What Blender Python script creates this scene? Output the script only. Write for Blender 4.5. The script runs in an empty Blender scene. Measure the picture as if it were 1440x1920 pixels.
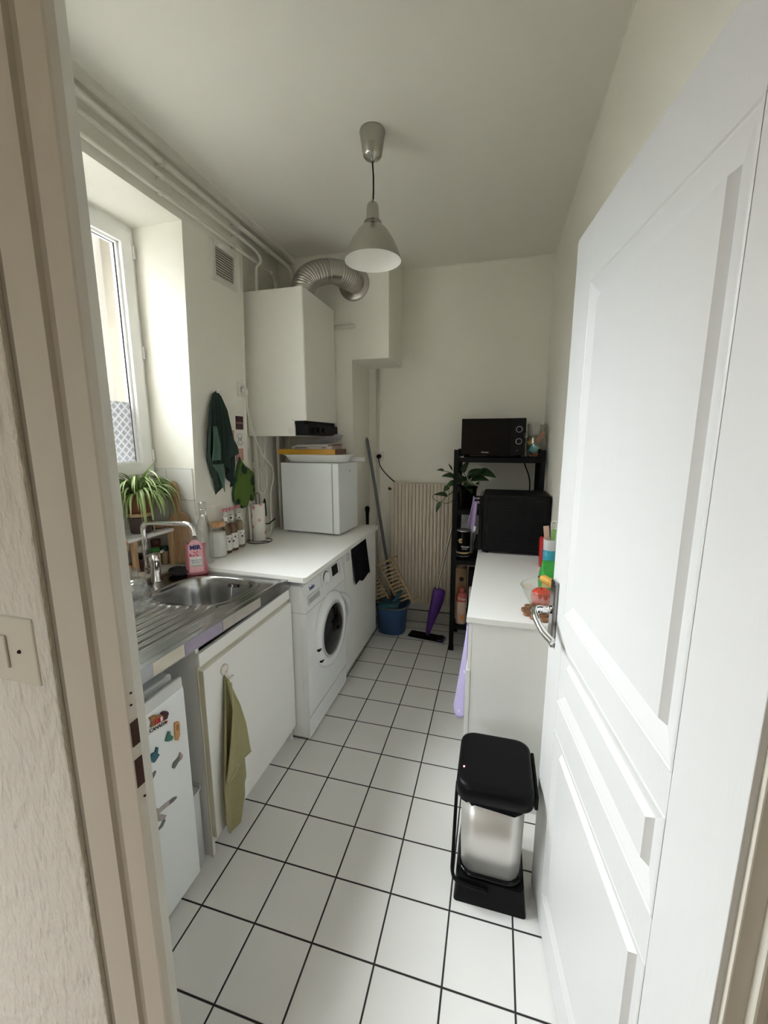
import bpy, bmesh, math, random
from mathutils import Vector, Matrix
random.seed(7)
S = bpy.context.scene
COL = S.collection
R = math.radians
PI = math.pi

# ------------------------------------------------------------------ camera
cam = bpy.data.cameras.new('camera'); camo = bpy.data.objects.new('camera', cam); COL.objects.link(camo)
cam.sensor_width = 36.0; cam.lens = 770.23 / 1920 * 36.0; cam.clip_start = 0.02
yaw, pit, rol = R(-15.162), R(-10.025), R(-0.044)
fw = Vector((math.sin(yaw) * math.cos(pit), math.cos(yaw) * math.cos(pit), math.sin(pit)))
rt = Vector((math.cos(yaw), -math.sin(yaw), 0)); up = rt.cross(fw)
r2 = rt * math.cos(rol) + up * math.sin(rol); u2 = up * math.cos(rol) - rt * math.sin(rol)
camo.matrix_world = Matrix(((r2.x, u2.x, -fw.x, 0.8818), (r2.y, u2.y, -fw.y, -1.1237), (r2.z, u2.z, -fw.z, 1.5315), (0, 0, 0, 1)))
S.camera = camo

# ------------------------------------------------------------------ light
EXPOSURE = 2.62
w = bpy.data.worlds.new('sky'); S.world = w; w.use_nodes = True
wn_ = w.node_tree; bg = wn_.nodes['Background']
tcw = wn_.nodes.new('ShaderNodeTexCoord'); spw = wn_.nodes.new('ShaderNodeSeparateXYZ'); wn_.links.new(tcw.outputs['Generated'], spw.inputs[0])
rpw = wn_.nodes.new('ShaderNodeValToRGB'); rpw.color_ramp.elements[0].position = 0.47; rpw.color_ramp.elements[0].color = (0.06, 0.058, 0.055, 1)
rpw.color_ramp.elements[1].position = 0.53; rpw.color_ramp.elements[1].color = (0.235, 0.25, 0.265, 1)
el = rpw.color_ramp.elements.new(0.85); el.color = (1.24, 1.28, 1.32, 1)
mpw = wn_.nodes.new('ShaderNodeMapRange'); mpw.inputs['From Min'].default_value = -1; mpw.inputs['From Max'].default_value = 1
wn_.links.new(spw.outputs['Z'], mpw.inputs['Value']); wn_.links.new(mpw.outputs[0], rpw.inputs[0]); 
mpy = wn_.nodes.new('ShaderNodeMapRange'); mpy.inputs['From Min'].default_value = -1; mpy.inputs['From Max'].default_value = 0.6; mpy.inputs['To Min'].default_value = 0.5; mpy.inputs['To Max'].default_value = 1.1
wn_.links.new(spw.outputs['Y'], mpy.inputs['Value'])
mxw = wn_.nodes.new('ShaderNodeVectorMath'); mxw.operation = 'SCALE'; wn_.links.new(rpw.outputs[0], mxw.inputs[0]); wn_.links.new(mpy.outputs[0], mxw.inputs['Scale']); 
cx_, cy_w, pr_, sb_ = [wn_.nodes.new('ShaderNodeMath') for _ in range(4)]
cx_.operation = 'MULTIPLY'; cx_.use_clamp = True; cx_.inputs[1].default_value = -1; wn_.links.new(spw.outputs['X'], cx_.inputs[0])
cy_w.operation = 'MULTIPLY'; cy_w.use_clamp = True; cy_w.inputs[1].default_value = -1; wn_.links.new(spw.outputs['Y'], cy_w.inputs[0])
pr_.operation = 'MULTIPLY'; wn_.links.new(cx_.outputs[0], pr_.inputs[0]); wn_.links.new(cy_w.outputs[0], pr_.inputs[1])
sb_.operation = 'MULTIPLY_ADD'; sb_.inputs[1].default_value = -1.5; sb_.inputs[2].default_value = 1.0; sb_.use_clamp = True; wn_.links.new(pr_.outputs[0], sb_.inputs[0])
mx2 = wn_.nodes.new('ShaderNodeVectorMath'); mx2.operation = 'SCALE'; wn_.links.new(mxw.outputs[0], mx2.inputs[0]); wn_.links.new(sb_.outputs[0], mx2.inputs['Scale']); wn_.links.new(mx2.outputs[0], bg.inputs[0])
SKY = 8.0
bg.inputs[1].default_value = SKY
# the bright part of the overcast sky
sl = bpy.data.lights.new('veiled_sun', 'SUN'); sl.energy = 0.8; sl.angle = R(55); sl.color = (1.0, 0.985, 0.95)
so = bpy.data.objects.new('veiled_sun', sl); COL.objects.link(so)
so.rotation_euler = Vector((0.78, -0.10, -0.62)).to_track_quat('-Z', 'Y').to_euler()
vs = S.view_settings
vs.view_transform = 'Standard'; vs.look = 'None'; vs.gamma = 1; vs.use_curve_mapping = False; vs.exposure = EXPOSURE
S.cycles.max_bounces = 12; S.cycles.diffuse_bounces = 6; S.cycles.transparent_max_bounces = 16
S.cycles.sample_clamp_indirect = 6
try:
    S.cycles.use_denoising = True
except Exception:
    pass

def area(name, loc, rot, sx, sy, power=None, col=(1, 1, 1), portal=False):
    l = bpy.data.lights.new(name, 'AREA'); l.shape = 'RECTANGLE'; l.size = sx; l.size_y = sy; l.color = col
    if portal: l.cycles.is_portal = True
    else: l.energy = power
    o = bpy.data.objects.new(name, l); COL.objects.link(o); o.location = loc; o.rotation_euler = rot
    return o
# daylight enters through the window; the portal only guides sampling of the sky
area('window_portal', (-1.02, 0.03, 1.93), (0, R(-90), 0), 1.2, 1.3, portal=True)
# unseen hall opening, added behind the viewer for fill light
area('hall_fill_portal', (-0.6, -3.25, 1.625), (R(90), 0, 0), 0.9, 0.95, portal=True)

# ------------------------------------------------------------------ materials
def mat(name, col, rough=0.5, metal=0.0, bump=0.0, bscale=60, var=0.0, vscale=8, spec=0.5, coat=0.0, stretch=None, trans=0.0):
    m = bpy.data.materials.new(name); m.use_nodes = True
    nt = m.node_tree; b = nt.nodes['Principled BSDF']
    b.inputs['Base Color'].default_value = (*col, 1); b.inputs['Roughness'].default_value = rough
    b.inputs['Metallic'].default_value = metal; b.inputs['Specular IOR Level'].default_value = spec
    b.inputs['Coat Weight'].default_value = coat
    b.inputs['Transmission Weight'].default_value = trans
    tc = nt.nodes.new('ShaderNodeTexCoord'); mp = nt.nodes.new('ShaderNodeMapping')
    nt.links.new(tc.outputs['Object'], mp.inputs[0])
    if stretch: mp.inputs['Scale'].default_value = stretch
    n = nt.nodes.new('ShaderNodeTexNoise'); n.inputs['Scale'].default_value = vscale; n.inputs['Detail'].default_value = 4
    nt.links.new(mp.outputs[0], n.inputs['Vector'])
    cr = nt.nodes.new('ShaderNodeMix'); cr.data_type = 'RGBA'
    v = max(var, 0.015)
    cr.inputs['A'].default_value = (*[max(0, c * (1 - v)) for c in col], 1)
    cr.inputs['B'].default_value = (*[min(1, c * (1 + v)) for c in col], 1)
    nt.links.new(n.outputs['Fac'], cr.inputs['Factor']); nt.links.new(cr.outputs['Result'], b.inputs['Base Color'])
    if bump:
        n2 = nt.nodes.new('ShaderNodeTexNoise'); n2.inputs['Scale'].default_value = bscale; n2.inputs['Detail'].default_value = 3
        nt.links.new(mp.outputs[0], n2.inputs['Vector'])
        bp = nt.nodes.new('ShaderNodeBump'); bp.inputs['Strength'].default_value = bump; bp.inputs['Distance'].default_value = 0.004
        nt.links.new(n2.outputs['Fac'], bp.inputs['Height']); nt.links.new(bp.outputs[0], b.inputs['Normal'])
    return m

def glass(name, tint=(1, 1, 1), gloss=0.035, edge=0.40):
    m = bpy.data.materials.new(name); m.use_nodes = True; nt = m.node_tree; nt.nodes.clear()
    o = nt.nodes.new('ShaderNodeOutputMaterial'); t = nt.nodes.new('ShaderNodeBsdfTransparent'); t.inputs[0].default_value = (*tint, 1)
    g = nt.nodes.new('ShaderNodeBsdfGlossy'); g.inputs['Roughness'].default_value = 0.03
    lw = nt.nodes.new('ShaderNodeLayerWeight'); lw.inputs['Blend'].default_value = 0.35
    mr = nt.nodes.new('ShaderNodeMapRange'); mr.inputs['To Min'].default_value = gloss; mr.inputs['To Max'].default_value = edge
    nt.links.new(lw.outputs['Facing'], mr.inputs['Value'])
    mx = nt.nodes.new('ShaderNodeMixShader'); nt.links.new(mr.outputs[0], mx.inputs[0])
    nt.links.new(t.outputs[0], mx.inputs[1]); nt.links.new(g.outputs[0], mx.inputs[2]); nt.links.new(mx.outputs[0], o.inputs[0])
    return m

def wood(name, c1, c2, axis=(1, 1, 1), rough=0.5, scale=6):
    m = mat(name, c1, rough); nt = m.node_tree; b = nt.nodes['Principled BSDF']
    tc = nt.nodes.new('ShaderNodeTexCoord'); mp = nt.nodes.new('ShaderNodeMapping'); mp.inputs['Scale'].default_value = axis
    wv = nt.nodes.new('ShaderNodeTexNoise'); wv.inputs['Scale'].default_value = scale; wv.inputs['Detail'].default_value = 6; wv.inputs['Distortion'].default_value = 1.2
    nt.links.new(tc.outputs['Object'], mp.inputs[0]); nt.links.new(mp.outputs[0], wv.inputs['Vector'])
    r = nt.nodes.new('ShaderNodeValToRGB'); r.color_ramp.elements[0].color = (*c1, 1); r.color_ramp.elements[1].color = (*c2, 1)
    r.color_ramp.elements[0].position = 0.35; r.color_ramp.elements[1].position = 0.65
    nt.links.new(wv.outputs['Fac'], r.inputs[0]); nt.links.new(r.outputs[0], b.inputs['Base Color'])
    return m

def tiles(name, pitch, col, joint, jw, axes=(0, 1), off=(0, 0), rough=0.35):
    m = mat(name, col, rough, var=0.03, vscale=5); nt = m.node_tree; b = nt.nodes['Principled BSDF']
    N = nt.nodes.new; L = nt.links.new
    geo = N('ShaderNodeNewGeometry'); sp = N('ShaderNodeSeparateXYZ'); L(geo.outputs['Position'], sp.inputs[0])
    outs = []
    for k in range(2):
        a = N('ShaderNodeMath'); a.operation = 'SUBTRACT'; L(sp.outputs[axes[k]], a.inputs[0]); a.inputs[1].default_value = off[k]
        q = N('ShaderNodeMath'); q.operation = 'PINGPONG'; L(a.outputs[0], q.inputs[0]); q.inputs[1].default_value = pitch[k] / 2
        outs.append(q)
    mn = N('ShaderNodeMath'); mn.operation = 'MINIMUM'; L(outs[0].outputs[0], mn.inputs[0]); L(outs[1].outputs[0], mn.inputs[1])
    mr = N('ShaderNodeMapRange'); mr.interpolation_type = 'SMOOTHSTEP'; mr.inputs['From Min'].default_value = jw * 0.35; mr.inputs['From Max'].default_value = jw * 0.65
    L(mn.outputs[0], mr.inputs['Value'])
    old = b.inputs['Base Color'].links[0].from_socket
    mx = N('ShaderNodeMix'); mx.data_type = 'RGBA'; mx.inputs['A'].default_value = (*joint, 1); L(old, mx.inputs['B']); L(mr.outputs[0], mx.inputs['Factor'])
    L(mx.outputs['Result'], b.inputs['Base Color'])
    rr = N('ShaderNodeMapRange'); L(mr.outputs[0], rr.inputs['Value']); rr.inputs['To Min'].default_value = 0.9; rr.inputs['To Max'].default_value = rough; L(rr.outputs[0], b.inputs['Roughness'])
    bp = N('ShaderNodeBump'); bp.inputs['Strength'].default_value = 0.6; bp.inputs['Distance'].default_value = 0.002; L(mr.outputs[0], bp.inputs['Height']); L(bp.outputs[0], b.inputs['Normal'])
    return m

def spots(name, col, col2, scale, thr=0.35, rough=0.8, soft=0.03, metric='EUCLIDEAN', rand=1.0):
    m = mat(name, col, rough, bump=0.15, bscale=300); nt = m.node_tree; b = nt.nodes['Principled BSDF']
    tc = nt.nodes.new('ShaderNodeTexCoord'); v = nt.nodes.new('ShaderNodeTexVoronoi'); v.inputs['Scale'].default_value = scale; v.distance = metric
    v.inputs['Randomness'].default_value = rand
    nt.links.new(tc.outputs['Object'], v.inputs['Vector'])
    mr = nt.nodes.new('ShaderNodeMapRange'); mr.inputs['From Min'].default_value = thr - soft; mr.inputs['From Max'].default_value = thr + soft
    nt.links.new(v.outputs['Distance'], mr.inputs['Value'])
    old = b.inputs['Base Color'].links[0].from_socket
    mx = nt.nodes.new('ShaderNodeMix'); mx.data_type = 'RGBA'; mx.inputs['A'].default_value = (*col2, 1); nt.links.new(old, mx.inputs['B'])
    nt.links.new(mr.outputs[0], mx.inputs['Factor']); nt.links.new(mx.outputs['Result'], b.inputs['Base Color'])
    return m

M = {}
M['wall'] = mat('plaster_wall', (0.81, 0.785, 0.70), 0.75, bump=0.25, bscale=45, var=0.03, vscale=3)
M['ceiling'] = mat('ceiling_paint', (0.77, 0.75, 0.675), 0.8, bump=0.1, bscale=80, var=0.02, vscale=2)
M['rough_wall'] = mat('rough_cast_wall', (0.76, 0.74, 0.68), 0.9, bump=1.0, bscale=55, var=0.05, vscale=40, stretch=(1, 1, 0.45))
M['rough_wall'].node_tree.nodes['Bump'].inputs['Distance'].default_value = 0.012
M['frame_paint'] = mat('door_frame_paint', (0.62, 0.595, 0.525), 0.5, bump=0.12, bscale=90, var=0.03)
M['door_paint'] = mat('door_paint', (0.66, 0.668, 0.66), 0.42, bump=0.08, bscale=60, stretch=(4, 4, 0.4), var=0.015)
M['pipe_paint'] = mat('pipe_paint', (0.66, 0.635, 0.56), 0.45, var=0.02)
M['floor'] = tiles('floor_tiles', (0.2, 0.2), (0.76, 0.755, 0.73), (0.022, 0.018, 0.018), 0.0056)
M['skirt'] = tiles('skirting_tiles', (0.2, 0.105), (0.60, 0.59, 0.55), (0.03, 0.025, 0.022), 0.005, axes=(0, 2), off=(0.19, 0.002))
M['splash'] = tiles('splash_tiles', (0.2, 0.165), (0.74, 0.73, 0.69), (0.42, 0.40, 0.36), 0.004, axes=(0, 2), off=(-0.79, 1.383))
M['hall_floor'] = wood('hall_parquet', (0.30, 0.18, 0.10), (0.42, 0.27, 0.15), (10, 1, 1))
M['white'] = mat('white_melamine', (0.84, 0.84, 0.82), 0.35, var=0.015)
M['cabinet'] = mat('white_cabinet_board', (0.83, 0.83, 0.80), 0.4, var=0.02)
M['cab_side'] = mat('cabinet_side_board', (0.74, 0.74, 0.72), 0.5, var=0.02)
M['edge'] = mat('worn_board_edge', (0.60, 0.56, 0.44), 0.6, var=0.08)
M['chest'] = mat('chest_white', (0.85, 0.855, 0.84), 0.4, var=0.012)
M['worktop'] = mat('worktop_laminate', (0.86, 0.86, 0.84), 0.38, var=0.015)
M['appliance'] = mat('white_enamel', (0.85, 0.865, 0.865), 0.25, var=0.01)
M['fridge'] = mat('fridge_enamel', (0.82, 0.85, 0.855), 0.33, bump=0.05, bscale=300, var=0.01)
M['boiler'] = mat('boiler_enamel', (0.80, 0.78, 0.71), 0.4, var=0.02)
M['grey_plastic'] = mat('grey_plastic', (0.42, 0.42, 0.42), 0.4)
M['lgrey'] = mat('light_grey_plastic', (0.62, 0.63, 0.63), 0.35)
M['black'] = mat('black_plastic', (0.005, 0.005, 0.0055), 0.38, var=0.1, spec=0.10)
M['black_gloss'] = mat('black_gloss', (0.003, 0.003, 0.0035), 0.08, var=0.1, spec=0.3)
M['black_matt'] = mat('black_matt', (0.003, 0.003, 0.0035), 0.55, bump=0.1, bscale=200, var=0.1, spec=0.22)
M['black_cloth'] = mat('black_cloth', (0.006, 0.006, 0.008), 0.95, bump=0.4, bscale=400, var=0.2, spec=0.1)
M['steel'] = mat('sink_steel', (0.40, 0.40, 0.395), 0.20, 1.0, bump=0.02, bscale=90, var=0.10, vscale=25)
M['brushed'] = mat('brushed_steel', (0.62, 0.61, 0.58), 0.36, 1.0, var=0.04, vscale=40, stretch=(1, 1, 0.05))
M['bin_steel'] = mat('bin_steel', (0.70, 0.69, 0.665), 0.36, 0.75, var=0.02)
M['alu'] = mat('brushed_aluminium', (0.44, 0.425, 0.38), 0.24, 1.0, var=0.06, vscale=60, stretch=(1, 1, 0.05))
M['duct'] = mat('duct_metal', (0.50, 0.48, 0.44), 0.28, 1.0, var=0.1)
M['chrome'] = mat('chrome', (0.78, 0.78, 0.78), 0.07, 1.0)
M['dark_chrome'] = mat('door_plate_chrome', (0.30, 0.30, 0.31), 0.14, 1.0)
M['wire'] = mat('dark_wire', (0.10, 0.095, 0.09), 0.35, 0.8)
M['lamp_in'] = mat('lamp_inside', (0.93, 0.92, 0.86), 0.6)
M['cream'] = mat('radiator_cream', (0.70, 0.62, 0.51), 0.5, var=0.03)
M['cable'] = mat('white_cable', (0.70, 0.67, 0.60), 0.45)
M['socket'] = mat('socket_plastic', (0.70, 0.675, 0.61), 0.35)
M['sock_old'] = mat('old_switch_plastic', (0.66, 0.64, 0.55), 0.4, var=0.03)
M['hole'] = mat('dark_hole', (0.02, 0.013, 0.01), 0.9)
M['mortise'] = mat('mortise_wood', (0.045, 0.016, 0.009), 0.8, var=0.3, vscale=40)
M['olive_shade'] = mat('olive_paint_and_shade', (0.30, 0.275, 0.225), 0.8, var=0.1)
M['terracotta'] = mat('terracotta', (0.26, 0.085, 0.045), 0.75, var=0.1)
M['brown_pot'] = mat('brown_glazed_pot', (0.075, 0.048, 0.042), 0.3, var=0.15)
M['wood_light'] = wood('light_wood', (0.50, 0.31, 0.16), (0.60, 0.40, 0.23), (8, 8, 1.2))
M['wood_board'] = wood('oak_board', (0.33, 0.20, 0.10), (0.48, 0.31, 0.17), (6, 6, 1.0), 0.45)
M['wood_spoon'] = wood('beech_spoon', (0.45, 0.22, 0.08), (0.58, 0.32, 0.14), (6, 6, 1.0))
M['wood_brown'] = wood('brown_wood', (0.16, 0.075, 0.035), (0.30, 0.15, 0.08), (8, 8, 8))
M['bamboo'] = wood('rack_wood', (0.52, 0.36, 0.20), (0.62, 0.46, 0.27), (5, 5, 5))
M['post_wood'] = wood('weathered_pine', (0.085, 0.075, 0.058), (0.12, 0.108, 0.088), (3, 3, 0.6), 0.8, 3)
M['olive'] = mat('olive_terry', (0.36, 0.335, 0.175), 0.95, bump=0.6, bscale=500, var=0.12, vscale=60)
M['olive_hem'] = mat('olive_hem', (0.46, 0.44, 0.27), 0.9, var=0.08)
M['green_cloth'] = mat('dark_green_cloth', (0.016, 0.036, 0.027), 0.85, bump=0.3, bscale=300, var=0.25, vscale=12)
M['green_cloth_lit'] = mat('dark_green_cloth_lit', (0.075, 0.14, 0.105), 0.85, bump=0.3, bscale=300, var=0.3, vscale=9)  # lighter copy of the towel green, paints the highlight on its folds
M['mitt'] = spots('oven_mitt_print', (0.085, 0.15, 0.022), (0.010, 0.032, 0.012), 10, 0.34, 0.9)
M['lilac'] = spots('lilac_cloth_flowers', (0.50, 0.44, 0.70), (0.75, 0.72, 0.85), 16, 0.10, 0.9, 0.04)
M['lilac_plain'] = mat('lilac_cloth', (0.40, 0.30, 0.52), 0.9, bump=0.3, bscale=300, var=0.08)
M['tape_lilac'] = mat('lilac_worn_sticker', (0.34, 0.30, 0.40), 0.4, var=0.3, vscale=14)
M['tape_cream'] = mat('cream_worn_sticker', (0.62, 0.58, 0.48), 0.5, var=0.1, vscale=20)
M['tape_grey'] = mat('grey_worn_sticker', (0.44, 0.41, 0.37), 0.45, var=0.2, vscale=20)
M['pink_liquid'] = mat('pink_soap', (0.52, 0.16, 0.20), 0.12, var=0.05, coat=0.5)
M['pink_label'] = mat('pink_label', (0.78, 0.42, 0.47), 0.5, var=0.12, vscale=60)
M['white_label'] = mat('white_label', (0.82, 0.80, 0.78), 0.5)
M['navy'] = mat('navy_print', (0.02, 0.03, 0.16), 0.5)
M['black_print'] = mat('black_print', (0.02, 0.02, 0.02), 0.5)
M['white_print'] = mat('white_print', (0.8, 0.8, 0.78), 0.5)
M['grey_print'] = mat('grey_print', (0.35, 0.34, 0.32), 0.5)
M['red_print'] = mat('red_print', (0.55, 0.02, 0.03), 0.5)
M['glass'] = glass('clear_glass', (0.97, 0.98, 0.975))
M['glass_mug'] = glass('moulded_glass', (0.96, 0.97, 0.97), 0.08, 0.65)
M['win_glass'] = glass('window_glass', (0.98, 0.99, 0.99), 0.03, 0.3)
M['bag'] = glass('clear_plastic_film', (0.86, 0.87, 0.85), 0.12, 0.5)
M['syrup'] = mat('brown_syrup', (0.13, 0.07, 0.035), 0.1, coat=0.5, var=0.1)
M['syrup_pale'] = mat('pale_syrup', (0.26, 0.20, 0.12), 0.1, coat=0.5, var=0.1)
M['bottle_label'] = spots('bottle_label_print', (0.78, 0.76, 0.73), (0.05, 0.03, 0.03), 45, 0.30, 0.5, 0.03)
M['pink_cap'] = mat('pink_cap', (0.50, 0.16, 0.19), 0.4)
M['sugar'] = mat('white_sugar', (0.80, 0.80, 0.76), 0.8, bump=0.3, bscale=300)
M['orange'] = mat('orange_seal', (0.62, 0.20, 0.04), 0.5)
M['paper'] = spots('printed_kitchen_paper', (0.80, 0.775, 0.72), (0.68, 0.30, 0.32), 17, 0.22, 0.9, 0.05)
M['paper_plain'] = mat('kitchen_paper', (0.78, 0.755, 0.70), 0.9)
M['leaf'] = None
M['yellow_box'] = mat('gold_yellow_box', (0.55, 0.28, 0.02), 0.28, var=0.15, vscale=12)
M['book_brown'] = mat('brown_print', (0.22, 0.10, 0.07), 0.5, var=0.5, vscale=25)
M['book_grey'] = mat('book_cover', (0.50, 0.45, 0.42), 0.5, var=0.06)
M['sheet'] = mat('paper_sheets', (0.62, 0.60, 0.62), 0.7, var=0.15, vscale=30)
M['blue'] = mat('bucket_blue', (0.045, 0.115, 0.27), 0.5, var=0.05)
M['bucket_rim'] = mat('bucket_rim_grey', (0.10, 0.115, 0.12), 0.5)
M['teal'] = mat('teal_plastic', (0.012, 0.075, 0.105), 0.4, var=0.1)
M['purple'] = mat('purple_plastic', (0.075, 0.018, 0.20), 0.35, var=0.05)
M['pad'] = mat('mop_pad', (0.42, 0.42, 0.45), 0.95, bump=0.5, bscale=400)
M['grey_pole'] = mat('grey_blue_pole', (0.13, 0.145, 0.165), 0.4)
M['pole_alu'] = mat('mop_pole', (0.48, 0.45, 0.38), 0.35, 0.6)
M['cardboard'] = mat('cardboard', (0.30, 0.19, 0.10), 0.85, var=0.08)
M['salmon'] = mat('salmon_cap', (0.42, 0.09, 0.06), 0.45)
M['salmon_l'] = mat('carton_cream', (0.50, 0.36, 0.28), 0.5, var=0.2, vscale=18)
M['yellow_print'] = mat('pale_yellow_print', (0.62, 0.52, 0.26), 0.5)
M['red_pack'] = mat('red_packet', (0.50, 0.015, 0.02), 0.3, bump=0.4, bscale=40, var=0.15)
M['green_pack'] = mat('green_packet', (0.035, 0.30, 0.05), 0.25, bump=0.5, bscale=35, var=0.4, vscale=22)
M['cup'] = mat('pinkish_cup', (0.62, 0.62, 0.64), 0.3)
M['cyan'] = mat('cyan_packet', (0.03, 0.32, 0.42), 0.4)
M['stick_pink'] = mat('patterned_sachet', (0.55, 0.36, 0.29), 0.5, var=0.4, vscale=120)
M['stick_green'] = mat('green_sachet', (0.22, 0.48, 0.12), 0.5)
M['apple'] = mat('red_apple', (0.52, 0.06, 0.035), 0.3, var=0.45, vscale=7)
M['banana'] = mat('ripe_banana', (0.62, 0.34, 0.06), 0.5, var=0.55, vscale=30)
M['banana_tip'] = mat('banana_tip', (0.06, 0.03, 0.012), 0.7)
M['teal_pack'] = mat('teal_packet', (0.05, 0.30, 0.28), 0.4, var=0.5, vscale=25)
M['ochre_pack'] = mat('ochre_packet', (0.50, 0.33, 0.10), 0.4, var=0.4, vscale=25)
M['orange_pack'] = mat('orange_packet', (0.50, 0.16, 0.07), 0.4, var=0.4, vscale=25)
M['spice_green'] = mat('green_lid', (0.03, 0.22, 0.03), 0.4)
M['spice_dkgreen'] = mat('dark_green_lid', (0.012, 0.07, 0.035), 0.4)
M['spice_brown'] = mat('dark_spice', (0.10, 0.035, 0.02), 0.35, var=0.3, vscale=30)
M['spice_beige'] = mat('beige_spice', (0.36, 0.27, 0.16), 0.4, var=0.2, vscale=40)
M['spice_red'] = mat('red_spice', (0.26, 0.035, 0.015), 0.35, var=0.2)
M['scourer'] = mat('black_scourer', (0.015, 0.014, 0.016), 0.9, bump=1.0, bscale=120, var=0.5, vscale=60)
M['card_red'] = mat('dark_red_card', (0.05, 0.012, 0.016), 0.5)
M['card_pink'] = mat('salmon_card', (0.52, 0.27, 0.22), 0.6, var=0.08)
M['card_white'] = mat('white_card', (0.74, 0.725, 0.69), 0.6)
M['mag_teal'] = mat('teal_enamel_magnet', (0.02, 0.11, 0.16), 0.3, var=0.3, vscale=40)
M['mag_green'] = mat('green_enamel_magnet', (0.03, 0.16, 0.11), 0.3, var=0.3, vscale=40)
M['mag_orange'] = mat('orange_wood_magnet', (0.55, 0.30, 0.11), 0.5, var=0.25, vscale=40)
M['mag_grey'] = mat('grey_photo_magnet', (0.40, 0.34, 0.30), 0.4, var=0.5, vscale=30)
M['mag_brown'] = mat('painted_relief', (0.30, 0.13, 0.03), 0.4, var=0.9, vscale=55)
M['fur'] = mat('beige_grey_fur_print', (0.40, 0.355, 0.33), 0.6, var=0.2, vscale=40)
M['fur_dark'] = mat('grey_fur_print', (0.16, 0.155, 0.16), 0.6, var=0.15, vscale=40)
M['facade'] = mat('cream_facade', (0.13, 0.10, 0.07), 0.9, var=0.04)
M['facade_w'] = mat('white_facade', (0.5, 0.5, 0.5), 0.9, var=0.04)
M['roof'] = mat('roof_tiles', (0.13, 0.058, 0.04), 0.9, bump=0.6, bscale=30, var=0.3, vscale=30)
M['zinc'] = mat('zinc_gutter', (0.11, 0.13, 0.15), 0.5)
M['led'] = mat('red_led', (0.6, 0.03, 0.03), 0.4)
lb = M['led'].node_tree.nodes['Principled BSDF']; lb.inputs['Emission Color'].default_value = (1, 0.35, 0.3, 1); lb.inputs['Emission Strength'].default_value = 3.0

def leaf_mat(name, edge, mid, w=0.5):
    m = mat(name, edge, 0.45, var=0.15, vscale=30); nt = m.node_tree; b = nt.nodes['Principled BSDF']
    uv = nt.nodes.new('ShaderNodeUVMap'); sp = nt.nodes.new('ShaderNodeSeparateXYZ'); nt.links.new(uv.outputs[0], sp.inputs[0])
    mt = nt.nodes.new('ShaderNodeMath'); mt.operation = 'PINGPONG'; mt.inputs[1].default_value = 0.5; nt.links.new(sp.outputs[0], mt.inputs[0])
    mr = nt.nodes.new('ShaderNodeMapRange'); mr.inputs['From Min'].default_value = 0.5 - w / 2 - 0.05; mr.inputs['From Max'].default_value = 0.5 - w / 2 + 0.05; nt.links.new(mt.outputs[0], mr.inputs['Value'])
    old = b.inputs['Base Color'].links[0].from_socket
    mx = nt.nodes.new('ShaderNodeMix'); mx.data_type = 'RGBA'; nt.links.new(old, mx.inputs['A']); mx.inputs['B'].default_value = (*mid, 1); nt.links.new(mr.outputs[0], mx.inputs['Factor'])
    nt.links.new(mx.outputs['Result'], b.inputs['Base Color'])
    return m
M['spider'] = leaf_mat('spider_plant_leaf', (0.16, 0.27, 0.06), (0.50, 0.58, 0.28), 0.42)
M['pothos'] = leaf_mat('pothos_leaf', (0.022, 0.055, 0.012), (0.05, 0.10, 0.025), 0.10)
M['stem'] = mat('green_stem', (0.10, 0.14, 0.05), 0.6)

def lattice_film():
    m = bpy.data.materials.new('privacy_film'); m.use_nodes = True; nt = m.node_tree; nt.nodes.clear()
    N = nt.nodes.new; L = nt.links.new
    o = N('ShaderNodeOutputMaterial'); d = N('ShaderNodeBsdfDiffuse'); t = N('ShaderNodeBsdfTranslucent'); a = N('ShaderNodeMixShader'); a.inputs[0].default_value = 0.75
    L(d.outputs[0], a.inputs[1]); L(t.outputs[0], a.inputs[2])
    tc = N('ShaderNodeTexCoord'); mp = N('ShaderNodeMapping'); mp.inputs['Rotation'].default_value = (R(45), 0, 0); mp.inputs['Scale'].default_value = (0.0, 1.0, 1.0); L(tc.outputs['Object'], mp.inputs[0])
    v = N('ShaderNodeTexVoronoi'); v.inputs['Scale'].default_value = 34; v.inputs['Randomness'].default_value = 0.0; v.distance = 'CHEBYCHEV'; L(mp.outputs[0], v.inputs['Vector'])
    r = N('ShaderNodeValToRGB'); r.color_ramp.elements[0].position = 0.30; r.color_ramp.elements[0].color = (0.25, 0.25, 0.245, 1); r.color_ramp.elements[1].position = 0.42; r.color_ramp.elements[1].color = (0.36, 0.36, 0.36, 1)
    L(v.outputs['Distance'], r.inputs[0]); L(r.outputs[0], d.inputs[0]); L(r.outputs[0], t.inputs[0]); L(a.outputs[0], o.inputs[0])
    return m
M['film'] = lattice_film()

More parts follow.
